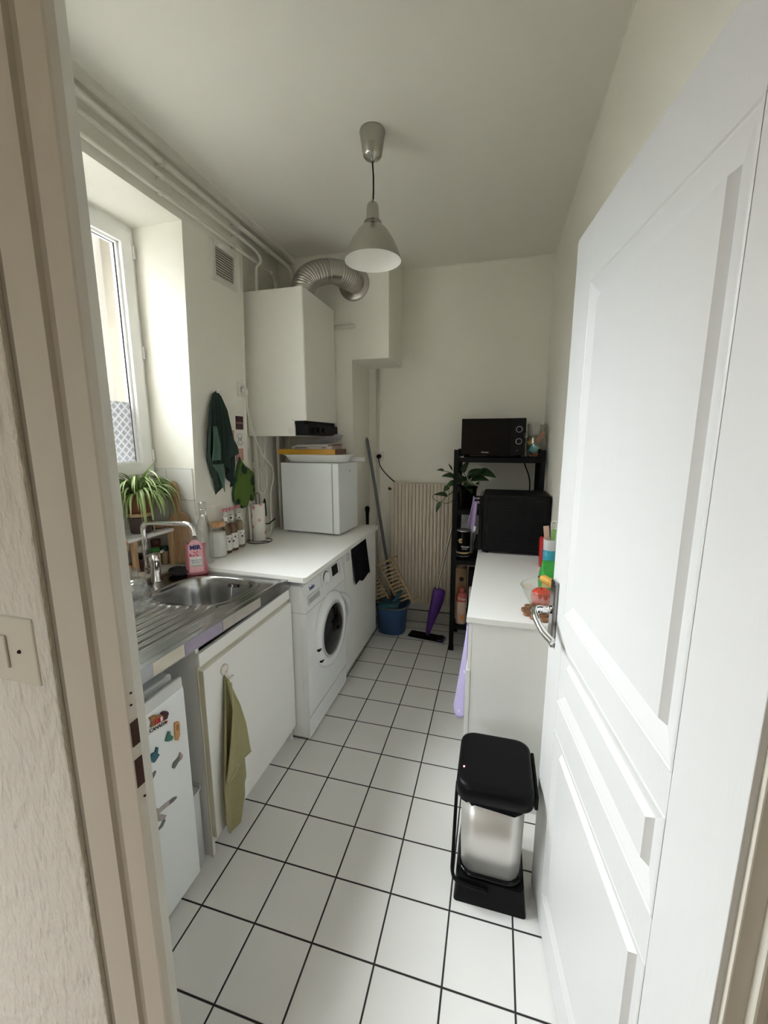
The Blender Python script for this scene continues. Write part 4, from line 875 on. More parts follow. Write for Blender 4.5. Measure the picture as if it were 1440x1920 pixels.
b = MB(); b.lathe([(0.152, 0.0245), (0.146, 0.0275), (0.140, 0.0255)], n=48, mtx=mt, cap=False); link('glass_rim', b, 'grey_plastic', dr2)
b = MB(); b.tube([(0.052 + 0.020 * math.sin(PI * k / 10), wc[0] + 0.197 * math.cos(R(a)), wc[1] + 0.197 * math.sin(R(a))) for k, a in enumerate([-6 + 6.4 * q for q in range(11)])], [0.010, 0.015, 0.018, 0.019, 0.019, 0.019, 0.019, 0.019, 0.018, 0.015, 0.010], 12); link('door_handle', b, 'lgrey', dr2)
for a in (188, 212): b = MB(); b.obox((0.047, wc[0] + 0.196 * math.cos(R(a)), wc[1] + 0.196 * math.sin(R(a))), (0.014, 0.030, 0.010)); link('hinge_slot', b, 'black', dr2)
def panelx(z): return 0.022 - (z - 0.695) * 0.018 / 0.133
b = MB(); zk = 0.790; mt2 = Matrix.Translation((panelx(zk) + 0.0005, 0.868, zk)) @ Matrix.Rotation(R(82), 4, 'Y'); b.lathe([(0.036, 0), (0.036, 0.003), (0.029, 0.0035), (0.028, 0.022), (0.026, 0.025), (0.0001, 0.026)], n=36, mtx=mt2); link('programme_dial', b, 'appliance', t)
b = MB(); b.tube([(panelx(zk) + 0.0042, 0.868 + 0.033 * math.cos(a), zk + 0.033 * math.sin(a)) for a in [2 * PI * k / 30 for k in range(30)]], 0.0022, 6, closed=True); link('dial_groove', b, 'black', t)
def onpanel(mb, y0, y1, z0, z1, d0=0.0004, d1=0.0018): mb.loft([[(panelx(z) + d, y0, z), (panelx(z) + d, y1, z)] for z, d in ()]) if False else mb.loft([[(panelx(z0) + d, y0, z0), (panelx(z0) + d, y1, z0), (panelx(z1) + d, y1, z1), (panelx(z1) + d, y0, z1)] for d in (d0, d1)], smooth=False)
b = MB(); onpanel(b, 0.962, 1.045, 0.762, 0.818); link('display', b, 'black_gloss', t)
b = MB(); onpanel(b, 0.630, 0.775, 0.722, 0.765, 0.0004, 0.003); link('detergent_drawer', b, 'lgrey', t)
b = MB(); onpanel(b, 0.642, 0.766, 0.729, 0.752, 0.003, 0.004); link('drawer_recess', b, 'grey_plastic', t)
text('brand_lettering', 'beko', 0.030, (panelx(.795) + 0.0012, 0.697, 0.795), (0, 1, 0), (-0.135, 0, 1), 'navy', t, bold=0.0008)
b = MB()
for k in range(6): onpanel(b, 0.800, 0.822, 0.757 + k * 0.012, 0.7595 + k * 0.012, 0.0004, 0.001); onpanel(b, 0.918, 0.938, 0.757 + k * 0.012, 0.7595 + k * 0.012, 0.0004, 0.001); onpanel(b, 1.062, 1.085, 0.757 + k * 0.01, 0.759 + k * 0.01, 0.0004, 0.001)
link('panel_print', b, 'grey_print', t)
for y in (0.63, 1.09):
    for x in (-0.5, -0.04): b = MB(); b.tube([(x, y, 0), (x, y, 0.013)], 0.02, 12); link('foot', b, 'black', t)

# --- end cabinet
t = thing('base_cabinet', 'plain white base cabinet at the far end of the worktop', 'cabinet', (-0.3, 1.47, 0))
b = MB(); b.box(-0.62, -0.118, 1.142, 1.722, 0.07, 0.862, 0.001); b.box(-0.118, 0.004, 1.142, 1.795, 0.07, 0.862, 0.001); link('carcass', b, 'cab_side', t)
b = MB(); b.box(0.004, 0.022, 1.142, 1.798, 0.062, 0.855, 0.0015); dd = link('cabinet_door', b, 'cabinet', t)
b = MB(); b.box(0.0222, 0.040, 1.150, 1.178, 0.800, 0.842, 0.003); link('door_pull', b, 'lgrey', dd)
b = MB(); b.box(-0.06, -0.04, 1.142, 1.79, 0.0, 0.07); link('kickboard', b, 'olive_shade', t)
# black towel
t = thing('tea_towel', 'black cloth hanging over the door of the end cabinet', 'towel', (0.035, 1.40, 0.862))
def fn(u, v):
    y = 1.235 + 0.285 * u + v * (0.055 * (1 - u) + 0.075 * u) ; zb = 0.600 + 0.015 * math.sin(u * 9) - 0.02 * u; z = 0.861 + (zb - 0.861) * v
    return (0.027 + 0.010 * v * (1 + math.sin(u * 9)) / 2 + 0.003, y, z)
b = MB(); b.grid(fn, 24, 20); solid(link('cloth', b, 'black_cloth', t), 0.004, 1)

# --- worktop
b = MB(); b.prism([(-0.632, 0.590), (0.030, 0.560), (0.044, 0.568), (0.044, 1.800), (0.036, 1.812), (-0.120, 1.812), (-0.120, 1.728), (-0.662, 1.728), (-0.662, 1.137), (-0.632, 1.133)], 0.027, (0, 0, 0.863))
wt = link('worktop', b, 'worktop', at=(-0.3, 1.2, 0.863)); tag(wt, 'long white laminate worktop over the washing machine and end cabinet', 'worktop')
WT = 0.890

# ================================================================== ON THE WORKTOP
# soap bottle
t = thing('soap_bottle', 'clear bottle of pink washing-up liquid with pink MIR label by the tap', 'bottle', (-0.535, 0.535, sz(0.535) - 0.004))
zb = sz(0.535) - 0.0035
def bot(prof, c, sy=0.55, n=36): q = MB(); q.lathe(prof, c, n, sx=1.0, sy=sy); return q
b = bot([(0.047, zb), (0.050, zb + 0.008), (0.0505, zb + 0.04), (0.0455, zb + 0.095), (0.044, zb + 0.12), (0.0475, zb + 0.158)], (-0.535, 0.535, 0)); link('liquid', b, 'pink_liquid', t)
b = bot([(0.048, zb + 0.1585), (0.048, zb + 0.18), (0.040, zb + 0.205), (0.025, zb + 0.222), (0.016, zb + 0.228)], (-0.535, 0.535, 0)); link('bottle_shoulder', b, 'glass', t)
b = bot([(0.016, zb + 0.2285), (0.016, zb + 0.248), (0.010, zb + 0.252)], (-0.535, 0.535, 0), 1.0); link('cap', b, 'glass_mug', t)
b = MB()
lp = []
for a in range(10, 171, 8): lp.append((0.0345 * math.cos(R(a)) * 1.0, 0.145 + 0.03 * math.sin(R(a))))
lab_poly = [(0.034, 0.012)] + lp + [(-0.034, 0.012)]
# label hugs the flat front face of the bottle, turned to the aisle
def face_y(x): return -0.55 * math.sqrt(max(0, 0.0515 ** 2 - x * x)) - 0.0012
rows = 14; b.grid(lambda u, v: (-0.535 + (u * 2 - 1) * (0.034 if v < .72 else 0.034 * math.sqrt(max(0.02, 1 - ((v - .72) / .28) ** 2))), 0.535 + face_y((u * 2 - 1) * 0.034), zb + 0.014 + v * 0.165), 12, 24); solid(link('label', b, 'pink_label', t), 0.0006, 1)
b = MB(); b.grid(lambda u, v: (-0.535 + (u * 2 - 1) * 0.026, 0.535 + face_y((u * 2 - 1) * 0.026) - 0.0011, zb + 0.045 + v * 0.05), 8, 4); solid(link('label_panel', b, 'white_label', t), 0.0004, 1)
text('lettering', 'MIR', 0.030, (-0.535, 0.535 + face_y(0) - 0.0022, zb + 0.142), (1, 0, 0), (0, 0, 1), 'navy', t, bold=0.0012)
text('small_print', 'Secrets de\nDouceur', 0.011, (-0.535, 0.535 + face_y(0) - 0.0020, zb + 0.073), (1, 0, 0), (0, 0, 1), 'navy', t, shear=0.2)
b = MB()
for k in range(9): b.ball((-0.535 + random.uniform(-0.028, 0.028), 0.535 + face_y(0) - 0.0012, zb + 0.108 + random.uniform(-0.008, 0.012)), 0.004, 1, (1, 0.15, 0.8))
link('blossom_print', b, 'red_print', t)
t.rotation_euler = (0, 0, R(38))
# scourer
b = MB(); b.ball((-0.612, 0.500, sz(0.5) + 0.0135), 0.055, 4, (1.0, 0.72, 0.36))
for v in b.bm.verts:
    d = (v.co - Vector((-0.612, 0.5, 0.885))); v.co += d.normalized() * random.uniform(-0.006, 0.006)
tag(link('scouring_pad', b, 'scourer', at=(-0.612, 0.5, sz(0.5))), 'dark crumpled scouring pad left of the soap bottle', 'scourer')
# swing-top bottle
t = thing('swing_top_bottle', 'clear glass swing-top bottle standing behind the soap bottle', 'bottle', (-0.575, 0.655, WT))
c = (-0.575, 0.655, WT + 0.0005)
b = MB(); b.lathe([(0.034, 0), (0.038, 0.006), (0.038, 0.17), (0.034, 0.20), (0.020, 0.235), (0.0165, 0.26), (0.0165, 0.305), (0.019, 0.308), (0.019, 0.322), (0.014, 0.324)], c, 28, sq=0.12); link('glass_body', b, 'glass_mug', t)
b = MB(); b.ball((c[0] + 0.012, c[1] - 0.016, c[2] + 0.252), 0.011, 2, (1, 1, 0.8)); link('stopper', b, 'white_label', t)
b = MB()
for s_ in (-1, 1): b.tube([(c[0] + s_ * 0.018, c[1] - .004, c[2] + 0.285), (c[0] + s_ * 0.030, c[1] - 0.012, c[2] + 0.262), (c[0] + 0.012 + s_ * 0.008, c[1] - 0.018, c[2] + 0.252)], 0.0014, 6)
b.tube([(c[0] + 0.018 * math.cos(a), c[1] + 0.018 * math.sin(a), c[2] + 0.285) for a in [2 * PI * k / 18 for k in range(18)]], 0.0014, 6, closed=True); link('wire_bail', b, 'chrome', t)
# sugar jar
t = thing('storage_jar', 'glass jar of white sugar with a wooden lid beside the dark bottles', 'jar', (-0.588, 0.775, WT))
c = (-0.588, 0.775, WT + 0.0005)
b = MB(); b.lathe([(0.043, 0), (0.046, 0.005), (0.046, 0.165), (0.044, 0.170)], c, 32, cap=False); link('glass_body', b, 'glass', t)
b = MB(); b.lathe([(0.041, 0.003), (0.043, 0.008), (0.043, 0.138), (0.0001, 0.142)], c, 28); link('sugar', b, 'sugar', t)
b = MB(); b.lathe([(0.046, 0.172), (0.047, 0.175), (0.047, 0.190), (0.045, 0.193), (0.0001, 0.193)], c, 32); link('lid', b, 'wood_light', t)
b = MB(); b.ball((c[0] + 0.030, c[1] - 0.030, c[2] + 0.187), 0.012, 2, (1, 1, 0.8)); link('seal_tab', b, 'orange', t)
# syrup bottles
def syrup(label, loc, m):
    t = thing('syrup_bottle', label, 'bottle', loc, group='syrup bottles against the wall')
    c = (0, 0, 0)
    b = MB(); b.lathe([(0.026, 0.0005), (0.028, 0.004), (0.028, 0.125), (0.026, 0.140), (0.016, 0.165)], c, 24); link('liquid', b, m, t, world=False)
    b = MB(); b.lathe([(0.0158, 0.1655), (0.0125, 0.190), (0.0125, 0.232), (0.0145, 0.234), (0.0145, 0.238)], c, 24); link('neck', b, 'glass_mug', t, world=False)
    b = MB(); b.lathe([(0.0145, 0.2385), (0.0150, 0.2405), (0.0150, 0.252), (0.013, 0.255), (0.0001, 0.256)], c, 24); link('cap', b, 'pink_cap', t, world=False)
    b = MB(); b.lathe([(0.0285, 0.018), (0.0288, 0.020), (0.0288, 0.105), (0.0285, 0.107)], c, 28, cap=False); solid(link('label', b, 'bottle_label', t, world=False), 0.0004, 1)
    b = MB(); b.lathe([(0.0150, 0.178), (0.0142, 0.186), (0.0132, 0.210)], c, 24, cap=False); solid(link('neck_label', b, 'bottle_label', t, world=False), 0.0004, 1)
    return t
s1 = syrup('dark syrup bottle nearest the sugar jar, first of three', (-0.588, 0.851, WT), 'syrup')
dup(s1, (-0.589, 0.913, WT), 'dark syrup bottle standing in the middle of three', 0.9)
s3 = syrup('pale-filled syrup bottle set apart towards the paper roll', (-0.598, 0.990, WT), 'syrup_pale')
# paper towel holder and roll
t = thing('paper_towel_holder', 'dark wire kitchen roll holder with ring base on the worktop', 'holder', (-0.553, 1.135, WT))
c = Vector((-0.553, 1.135, WT))
b = MB(); b.tube([(c.x + 0.075 * math.cos(a), c.y + 0.075 * math.sin(a), c.z + 0.0035) for a in [2 * PI * k / 40 for k in range(40)]], 0.003, 8, closed=True); b.tube([(c.x - .075, c.y, c.z + .0035), (c.x + .075, c.y, c.z + .0035)], 0.003, 8); link('ring_base', b, 'wire', t)
b = MB(); b.tube([(c.x - 0.012, c.y, c.z + 0.004), (c.x - 0.012, c.y, c.z + 0.30)] + [(c.x + 0.012 * math.cos(R(a)), c.y, c.z + 0.30 + 0.012 * math.sin(R(a))) for a in range(160, -1, -20)] + [(c.x + 0.012, c.y, c.z + 0.004)], 0.0027, 8); link('wire_loop', b, 'wire', t)
t = thing('paper_towel_roll', 'roll of white kitchen paper printed with pink patterns', 'paper roll', (c.x, c.y, WT + 0.010))
b = MB(); b.lathe([(0.019, WT + 0.242), (0.019, WT + 0.012), (0.041, WT + 0.012), (0.041, WT + 0.242), (0.019, WT + 0.242)], (c.x, c.y, 0), 36, cap=False); link('roll', b, 'paper', t)
b = MB(); b.grid(lambda u, v: (c.x - 0.0415 * math.cos(u * 1.2) - 0.0 - 0.012 * u * u, c.y - 0.042 * math.sin(u * 1.2) - 0.022 * u * u, WT + 0.013 + 0.228 * v), 10, 4); solid(link('loose_sheet', b, 'paper_plain', t), 0.001, 1)

# small fridge on the worktop
fr = thing('mini_fridge', 'small white cube fridge standing at the back of the worktop', 'fridge', (-0.108, 1.392, WT), R(-5))
b = MB(); b.box(-0.440, -0.052, 0, 0.30, 0.013, 0.485, 0.003); link('fridge_body', b, 'fridge', fr, world=False)
b = MB(); b.box(-0.044, 0, -0.002, 0.302, 0.013, 0.486, 0.004); link('fridge_door', b, 'fridge', fr, world=False)
b = MB(); b.box(-0.053, -0.043, 0.004, 0.298, 0.02, 0.48); link('door_gasket', b, 'grey_plastic', fr, world=False)
b = MB(); b.box(-0.0005, 0.0008, 0.165, 0.182, 0.425, 0.433); link('badge', b, 'grey_print', fr, world=False)
for x in (-0.41, -0.06):
    for y in (0.03, 0.27):
        b = MB(); b.tube([(x, y, 0.0005), (x, y, 0.014)], 0.010, 12); link('foot', b, 'grey_plastic', fr, world=False)
FT = WT + 0.4865
t = thing('serving_dish', 'white oval oven dish lying on top of the small fridge', 'dish', (-0.32, 1.545, FT))
b = MB(); 
def dish(w, d, z, r): return [(x - 0.305, y + 1.535, z) for x, y, _ in rrect(-w / 2, w / 2, -d / 2, d / 2, r, 0, 8)]
b.loft([dish(.40, .14, FT + 0.001, .06), dish(.43, .165, FT + 0.012, .07), dish(.47, .195, FT + 0.044, .08), dish(.50, .215, FT + 0.048, .085), dish(.50, .215, FT + 0.054, .085), dish(.455, .18, FT + 0.054, .075), dish(.43, .16, FT + 0.02, .07)]); link('dish_body', b, 'worktop', t)
z = FT + 0.0555
t = thing('flat_box', 'shiny golden yellow flat box lying on the white dish', 'box', (-0.33, 1.56, z))
b = MB(); b.box(-0.565, -0.145, 1.435, 1.64, z, z + 0.034, 0.002); link('box_lid', b, 'yellow_box', t)
b = MB(); b.box(-0.1449, -0.1442, 1.436, 1.639, z + .001, z + 0.033); link('box_end', b, 'book_brown', t)
z += 0.0345
t = thing('book', 'pale paperback with dark spine print on the yellow box, lower of two', 'book', (-0.31, 1.55, z), group='books on the yellow box')
b = MB(); b.box(-0.465, -0.17, 1.445, 1.62, z, z + 0.019, 0.0015); link('cover', b, 'book_grey', t)
b = MB(); b.box(-0.44, -0.35, 1.4445, 1.4452, z + 0.007, z + 0.012); b.box(-0.245, -0.215, 1.4445, 1.4452, z + 0.007, z + 0.012); link('spine_print', b, 'black_print', t)
z += 0.0195
t = thing('book', 'slightly smaller pale paperback under the loose sheets, upper of two', 'book', (-0.31, 1.55, z), group='books on the yellow box')
b = MB(); b.box(-0.435, -0.165, 1.45, 1.63, z, z + 0.014, 0.0015); link('cover', b, 'book_grey', t)
b = MB(); b.box(-0.2, -0.1645, 1.4495, 1.60, z + 0.002, z + 0.012); link('pages', b, 'book_brown', t)
z += 0.0145
for k in range(4):
    b = MB(); a0 = 0.02 * k
    b.grid(lambda u, v: (-0.40 + 0.24 * u + 0.006 * k, 1.46 + 0.15 * v - 0.004 * k, z + 0.001 + 0.0075 * k + (0.030 + .004 * k) * u ** 3 + 0.002 * math.sin(u * 7 + k)), 14, 4)
    o = link('paper_sheet', b, 'sheet', at=(-0.3, 1.53, z)); solid(o, 0.0008, 1); tag(o, ['lowest curled sheet of paper on the stacked books', 'second curled sheet from the books, bending up to the right', 'third curled sheet from the books, below the top one', 'topmost curled sheet of paper on the stacked books'][k], 'paper', 'loose sheets on the books')
for k, (y, zz_, lb_) in enumerate(((1.660, 0.016, 'white paper tube on the small fridge just behind the white dish'), (1.690, 0.016, 'second white paper tube lying furthest back behind the white dish'))):
    b = MB(); x1 = -0.008 if k == 0 else -0.02
    b.tube([(-0.30, y, FT + zz_ + .001), (x1, y, FT + zz_ + .001)], 0.0145, 18)
    tag(link('paper_tube', b, 'white_label', at=(-0.03, y, FT)), lb_, 'tube')

# ================================================================== WINDOW RECESS: SHELF AND ITS THINGS
LZ = 0.8845
t = thing('corner_shelf', 'small white shelf on wooden legs behind the tap', 'shelf', (-0.80, 0.43, LZ))
b = MB(); b.box(-0.92, -0.716, 0.215, 0.604, 1.064, 1.080, 0.002); link('shelf_board', b, 'worktop', t)
for y in (0.362, 0.590):
    for x in (-0.727, -0.905): b = MB(); b.box(x - 0.009, x + 0.009, y - 0.011, y + 0.011, LZ + .0005, 1.0635, 0.001); link('leg', b, 'wood_light', t)
SH = 1.0805
t = thing('spider_plant', 'spider plant with arching striped leaves in a terracotta pot', 'plant', (-0.79, 0.475, SH))
pc = (-0.79, 0.475)
b = MB(); b.lathe([(0.044, SH + 0.0005), (0.047, SH + 0.004), (0.050, SH + 0.075), (0.050, SH + 0.080), (0.046, SH + 0.080), (0.043, SH + 0.01)], (*pc, 0), 32, cap=True); link('cache_pot', b, 'brown_pot', t)
b = MB(); b.lathe([(0.045, SH + 0.0815), (0.054, SH + 0.083), (0.055, SH + 0.098), (0.051, SH + 0.100)], (*pc, 0), 32); b2 = link('pot_collar', b, 'wood_light', t)
b = MB(); b.lathe([(0.046, SH + 0.1005), (0.056, SH + 0.175), (0.060, SH + 0.176), (0.061, SH + 0.192), (0.054, SH + 0.192), (0.052, SH + 0.18), (0.0001, SH + 0.176)], (*pc, 0), 32); link('terracotta_pot', b, 'terracotta', t)
rnd = random.Random(3)
b = MB()
cr = Vector((pc[0], pc[1], SH + 0.18))
for k in range(150):
    az = rnd.uniform(0, 2 * PI); L = rnd.uniform(0.17, 0.31); el = R(rnd.uniform(20, 85)); wd = rnd.uniform(0.005, 0.0085); droop = rnd.uniform(1.5, 3.2)
    if k < 9: el = R(rnd.uniform(70, 88)); droop = rnd.uniform(0.5, 1.2); L = rnd.uniform(0.15, 0.22)
    d = Vector((math.cos(az), math.sin(az), 0)); side = Vector((-d.y, d.x, 0))
    pts = []; p = cr + d * rnd.uniform(0.0, 0.035); ang = el; n = 16
    for i in range(n + 1):
        pts.append(p.copy()); p = p + (d * math.cos(ang) + Vector((0, 0, 1)) * math.sin(ang)) * (L / n); ang -= droop / n * (1 + 0.6 * i / n); ang = max(ang, R(-84))
    for q in pts:
        q.x = max(q.x, -0.845)
        q.y = min(q.y, 0.648)
        if abs(q.x - pc[0]) < .06 and abs(q.y - pc[1]) < .06 and q.z < SH + .19: 
            pass
    tw = rnd.uniform(-0.4, 0.4)
    def fn(u, v, pts=pts, side=side, wd=wd):
        i = min(int(v * n), n - 1); f = v * n - i; q = pts[i] * (1 - f) + pts[i + 1] * f
        w_ = wd * (min(1, 0.45 + 2 * v)) * (1 - v ** 3) + 0.0004
        return q + side * (u * 2 - 1) * w_ + Vector((0, 0, -abs(u * 2 - 1) * w_ * 0.0 + (abs(u * 2 - 1)) * w_ * 0.45))
    b.grid(fn, 2, n)
o = link('foliage', b, 'spider', t); o['kind'] = 'stuff'
t = thing('wooden_bowl', 'dark brown wooden bowl on the shelf right of the plant pot', 'bowl', (-0.785, 0.578, SH))
b = MB(); b.lathe([(0.030, SH + 0.0005), (0.045, SH + 0.006), (0.056, SH + 0.030), (0.052, SH + 0.030), (0.040, SH + 0.010), (0.0001, SH + 0.008)], (-0.785, 0.578, 0), 32); link('bowl_body', b, 'wood_brown', t)
# cutting board
t = thing('cutting_board', 'oak chopping board with a handle leaning in the window recess corner', 'chopping board', (-0.67, 0.63, WT))
poly = [(-0.055, 0.0), (0.055, 0.0), (0.060, 0.02), (0.060, 0.21)]
poly += [(0.060 - 0.037 * (1 - math.cos(R(a))), 0.21 + 0.055 * math.sin(R(a))) for a in (20, 45, 70, 90)] + [(0.019, 0.29), (0.020, 0.40), (0.014, 0.425), (0.0, 0.433)]
poly = poly + [(-x, y) for x, y in reversed(poly[2:-1])]
m = Matrix.Translation((-0.672, 0.618, 0.893)) @ Matrix.Rotation(R(8), 4, 'Z') @ Matrix.Rotation(R(-5), 4, 'X') @ Matrix.Rotation(R(-7), 4, 'Y')
ex, ey = m.to_3x3() @ Vector((1, 0, 0)), m.to_3x3() @ Vector((0, 0, 1))
b = MB(); b.prism(poly, 0.016, m.translation, ex, ey); bo = link('board', b, 'wood_board', t); bv = bo.modifiers.new('soft', 'BEVEL'); bv.width = 0.003; bv.segments = 2
b = MB(); hc = m @ Vector((0, -0.0005, 0.412)); nn = ex.cross(ey); b.tube([hc - nn * 0.0006 - nn * 0.0, hc - nn * 0.0002 + nn * 0.0], 0.005, 14); link('hanging_hole', b, 'hole', t)
# wooden spoons in front of the shelf end
def utensil(name, label, cat, loc): return thing(name, label, cat, loc)
UZ = sz(0.2) - 0.0035
b = MB(); b.lathe([(0.036, UZ), (0.038, UZ + 0.004), (0.038, UZ + 0.11), (0.035, UZ + 0.11), (0.034, UZ + 0.008), (0.0001, UZ + 0.006)], (-0.650, 0.215, 0), 28)
tag(link('utensil_pot', b, 'wood_light', at=(-0.650, 0.215, UZ)), 'pale wooden utensil pot at the left end of the white shelf', 'pot')
t = thing('slotted_spoon', 'wooden slotted spoon standing in the utensil pot', 'spoon', (-0.66, 0.215, UZ + 0.01))
b = MB(); b.tube([(-0.662, 0.205, UZ + 0.012), (-0.660, 0.222, 1.145)], 0.005, 10); link('handle', b, 'wood_spoon', t)
b = MB(); hp_ = [(0.026 * math.cos(R(a)), 0.052 * math.sin(R(a))) for a in range(0, 360, 18)]; exs = Vector((0.75, 0.66, 0)).normalized(); b.prism(hp_, 0.005, (-0.659, 0.224, 1.187), exs, (0, 0, 1)); sh_ = link('spoon_head', b, 'wood_spoon', t)
ns = exs.cross(Vector((0, 0, 1)))
for k in (-1, 0, 1):
    pc_ = Vector((-0.659, 0.224, 1.193)) + exs * (0.011 * k) + ns * 0.0027; b = MB(); b.bar(pc_ - Vector((0, 0, 0.024)), pc_ + Vector((0, 0, 0.022)), 0.0062, 0.0062, 0, exs); link('slot', b, 'hole', sh_)
t = thing('honey_dipper', 'wooden honey dipper with ribbed head in the utensil pot', 'utensil', (-0.645, 0.23, UZ + 0.01))
b = MB(); b.tube([(-0.650, 0.225, UZ + 0.012), (-0.643, 0.240, 1.055)], 0.004, 10); link('handle', b, 'wood_light', t)
b = MB()
pr = []
for k in range(5): pr += [(0.0085, 1.055 + k * 0.010), (0.0145 - 0.0008 * abs(k - 2), 1.057 + k * 0.010), (0.0145 - 0.0008 * abs(k - 2), 1.061 + k * 0.010), (0.0085, 1.064 + k * 0.010)]
b.lathe(pr, (-0.643, 0.241, 0), 20); link('dipper_head', b, 'wood_light', t)
# spice jars under the shelf
sp = [(-0.795, 0.405, 0.052, 0.030, 'spice_brown', 'spice_red', 'dark squat jar with a red lid under the left end of the white shelf'),
      (-0.80, 0.470, 0.085, 0.024, 'spice_brown', 'black', 'slim dark spice jar with black lid behind the tap riser'),
      (-0.785, 0.537, 0.100, 0.023, 'white_label', 'spice_green', 'spice jar with a bright green lid and white label under the shelf'),
      (-0.778, 0.592, 0.095, 0.020, 'spice_beige', 'spice_dkgreen', 'beige spice jar with a dark green lid next to the bright green one'),
      (-0.83, 0.500, 0.115, 0.020, 'spice_beige', 'worktop', 'taller jar with a cream lid behind the bright green lid'),
      (-0.845, 0.607, 0.125, 0.024, 'spice_red', 'spice_brown', 'reddish brown spice jar at the right end under the shelf')]
for x, y, h, r, m1, m2, lb_ in sp:
    t = thing('spice_jar', lb_, 'jar', (x, y, LZ), group='spice jars under the shelf')
    b = MB(); b.lathe([(r * .95, LZ + .0005), (r, LZ + .004), (r, LZ + h * .72), (r * .85, LZ + h * .76)], (x, y, 0), 22); link('jar_body', b, m1, t)
    b = MB(); b.lathe([(r * .96, LZ + h * .765), (r * 1.0, LZ + h * .775), (r * 1.0, LZ + h), (r * .9, LZ + h * 1.02), (0.0001, LZ + h * 1.02)], (x, y, 0), 22); link('lid', b, m2, t)
# glasses upside down on the draining board
t = thing('glass_mug', 'clear ribbed glass mug with a handle upside down on the draining board', 'mug', (-0.448, 0.085, sz(0.085)))
z0 = sz(0.085) - 0.0025; c = (-0.448, 0.085, z0)
b = MB(); pr = [(0.046, 0.0), (0.0475, 0.004), (0.0475, 0.085), (0.043, 0.108), (0.030, 0.118), (0.0001, 0.119)]; b.lathe(pr, c, 40)
pr2 = [(0.042, 0.001), (0.0425, 0.08), (0.036, 0.10), (0.0001, 0.104)]; b.lathe(pr2, c, 32, cap=False); link('cup', b, 'glass_mug', t)
b = MB(); b.tube([(c[0] + 0.046 + 0.0 + 0.028 * math.sin(R(a)), c[1] + 0.015 * math.sin(R(a)), c[2] + 0.062 + 0.032 * math.cos(R(a))) for a in range(0, 181, 15)], 0.006, 10); link('handle', b, 'glass_mug', t)
t = thing('drinking_glass', 'cut-glass tumbler upside down behind the ribbed glass mug', 'glass', (-0.575, 0.185, sz(0.185)))
z0 = sz(0.185) - 0.0025; c = (-0.578, 0.185, z0)
b = MB(); b.lathe([(0.040, 0.0), (0.040, 0.02), (0.034, 0.105), (0.030, 0.118), (0.0001, 0.120)], c, 14, smooth=False); b.lathe([(0.036, 0.001), (0.030, 0.10), (0.0001, 0.102)], c, 20, cap=False); link('tumbler', b, 'glass_mug', t)
t = thing('sponge_holder', 'small clear plastic sponge tray beside the tap base', 'holder', (-0.665, 0.30, UZ))
b = MB(); b.box(-0.684, -0.680, 0.262, 0.345, UZ, UZ + 0.06, 0.001); b.box(-0.684, -0.645, 0.262, 0.345, UZ, UZ + .005, 0.001); link('clear_tray', b, 'glass_mug', t)
b = MB(); b.box(-0.678, -0.652, 0.285, 0.340, UZ + 0.006, UZ + 0.050, 0.003); tag(link('sponge', b, 'edge', at=(-0.665, 0.31, UZ + 0.006)), 'yellowish sponge standing in the clear plastic tray by the tap', 'sponge')

# ================================================================== BACK OF THE ROOM
# radiator
t = thing('radiator', 'cream ribbed panel radiator on the back wall', 'radiator', (0.345, 2.085, 0.19))
RX0, RX1, RZ0, RZ1, RY = 0.078, 0.625, 0.195, 1.188, 2.064
b = MB(); n_ = 19; pw_ = (RX1 - RX0) / n_
prof = []
for k in range(n_):
    x = RX0 + k * pw_
    prof += [(x, RY + 0.016), (x + pw_ * 0.06, RY + 0.016), (x + pw_ * 0.10, RY + 0.004), (x + pw_ * 0.62, RY + 0.004), (x + pw_ * 0.66, RY + 0.016)]
prof.append((RX1, RY + 0.016)); prof += [(RX1, RY + 0.030), (RX0, RY + 0.030)]
b.loft([[(x, y, z) for x, y in prof] for z in (RZ0, RZ1)], smooth=False); link('ribbed_panel', b, 'cream', t)
for k in range(n_):
    x = RX0 + (k + 0.86) * pw_; b = MB(); b.box(x - 0.0034, x + 0.0034, RY - 0.006, RY + 0.0155, RZ0 + 0.002, RZ1 - 0.002, 0.001); link('rib', b, 'cream', t)
b = MB(); b.box(RX0, RX1, RY - 0.002, RY + 0.034, RZ1 - 0.001, RZ1 + 0.004, 0.001); link('top_grille', b, 'cream', t)
b = MB(); b.tube([(RX0 - 0.001, RY + 0.02, 1.135), (RX0 - 0.022, RY + 0.02, 1.138)], 0.005, 10); b.tube([(RX0 - 0.022, RY + 0.02, 1.128), (RX0 - 0.022, RY + 0.02, 1.15)], 0.006, 10); link('bleed_valve', b, 'black', t)
b = MB(); b.tube([(0.225, RY + 0.015, 0.195), (0.225, RY + 0.015, 0.16), (0.225, YB - 0.014, 0.16)], 0.009, 10); link('supply_pipe', b, 'cream', t)
socket('cream wall socket on the back wall above the radiator with a black plug', (-0.037, YB, 1.395), (1, 0, 0), (0, -1, 0), 0.078)
t = thing('black_plug', 'black plug and cable on the back wall running behind the radiator', 'plug', (-0.037, YB - 0.01, 1.395))
b = MB(); b.tube([(-0.037, YB - 0.0098, 1.397), (-0.037, YB - 0.040, 1.395)], [0.020, 0.016], 18); link('plug_body', b, 'black', t)
b = MB(); b.tube(smooth_path([(-0.037, YB - 0.035, 1.39), (-0.036, YB - 0.030, 1.365), (-0.022, YB - 0.020, 1.31), (0.03, YB - 0.015, 1.245), (0.105, YB - 0.012, 1.18), (0.15, YB - 0.012, 1.15)], 6), 0.004, 8); link('plug_cord', b, 'black', t)

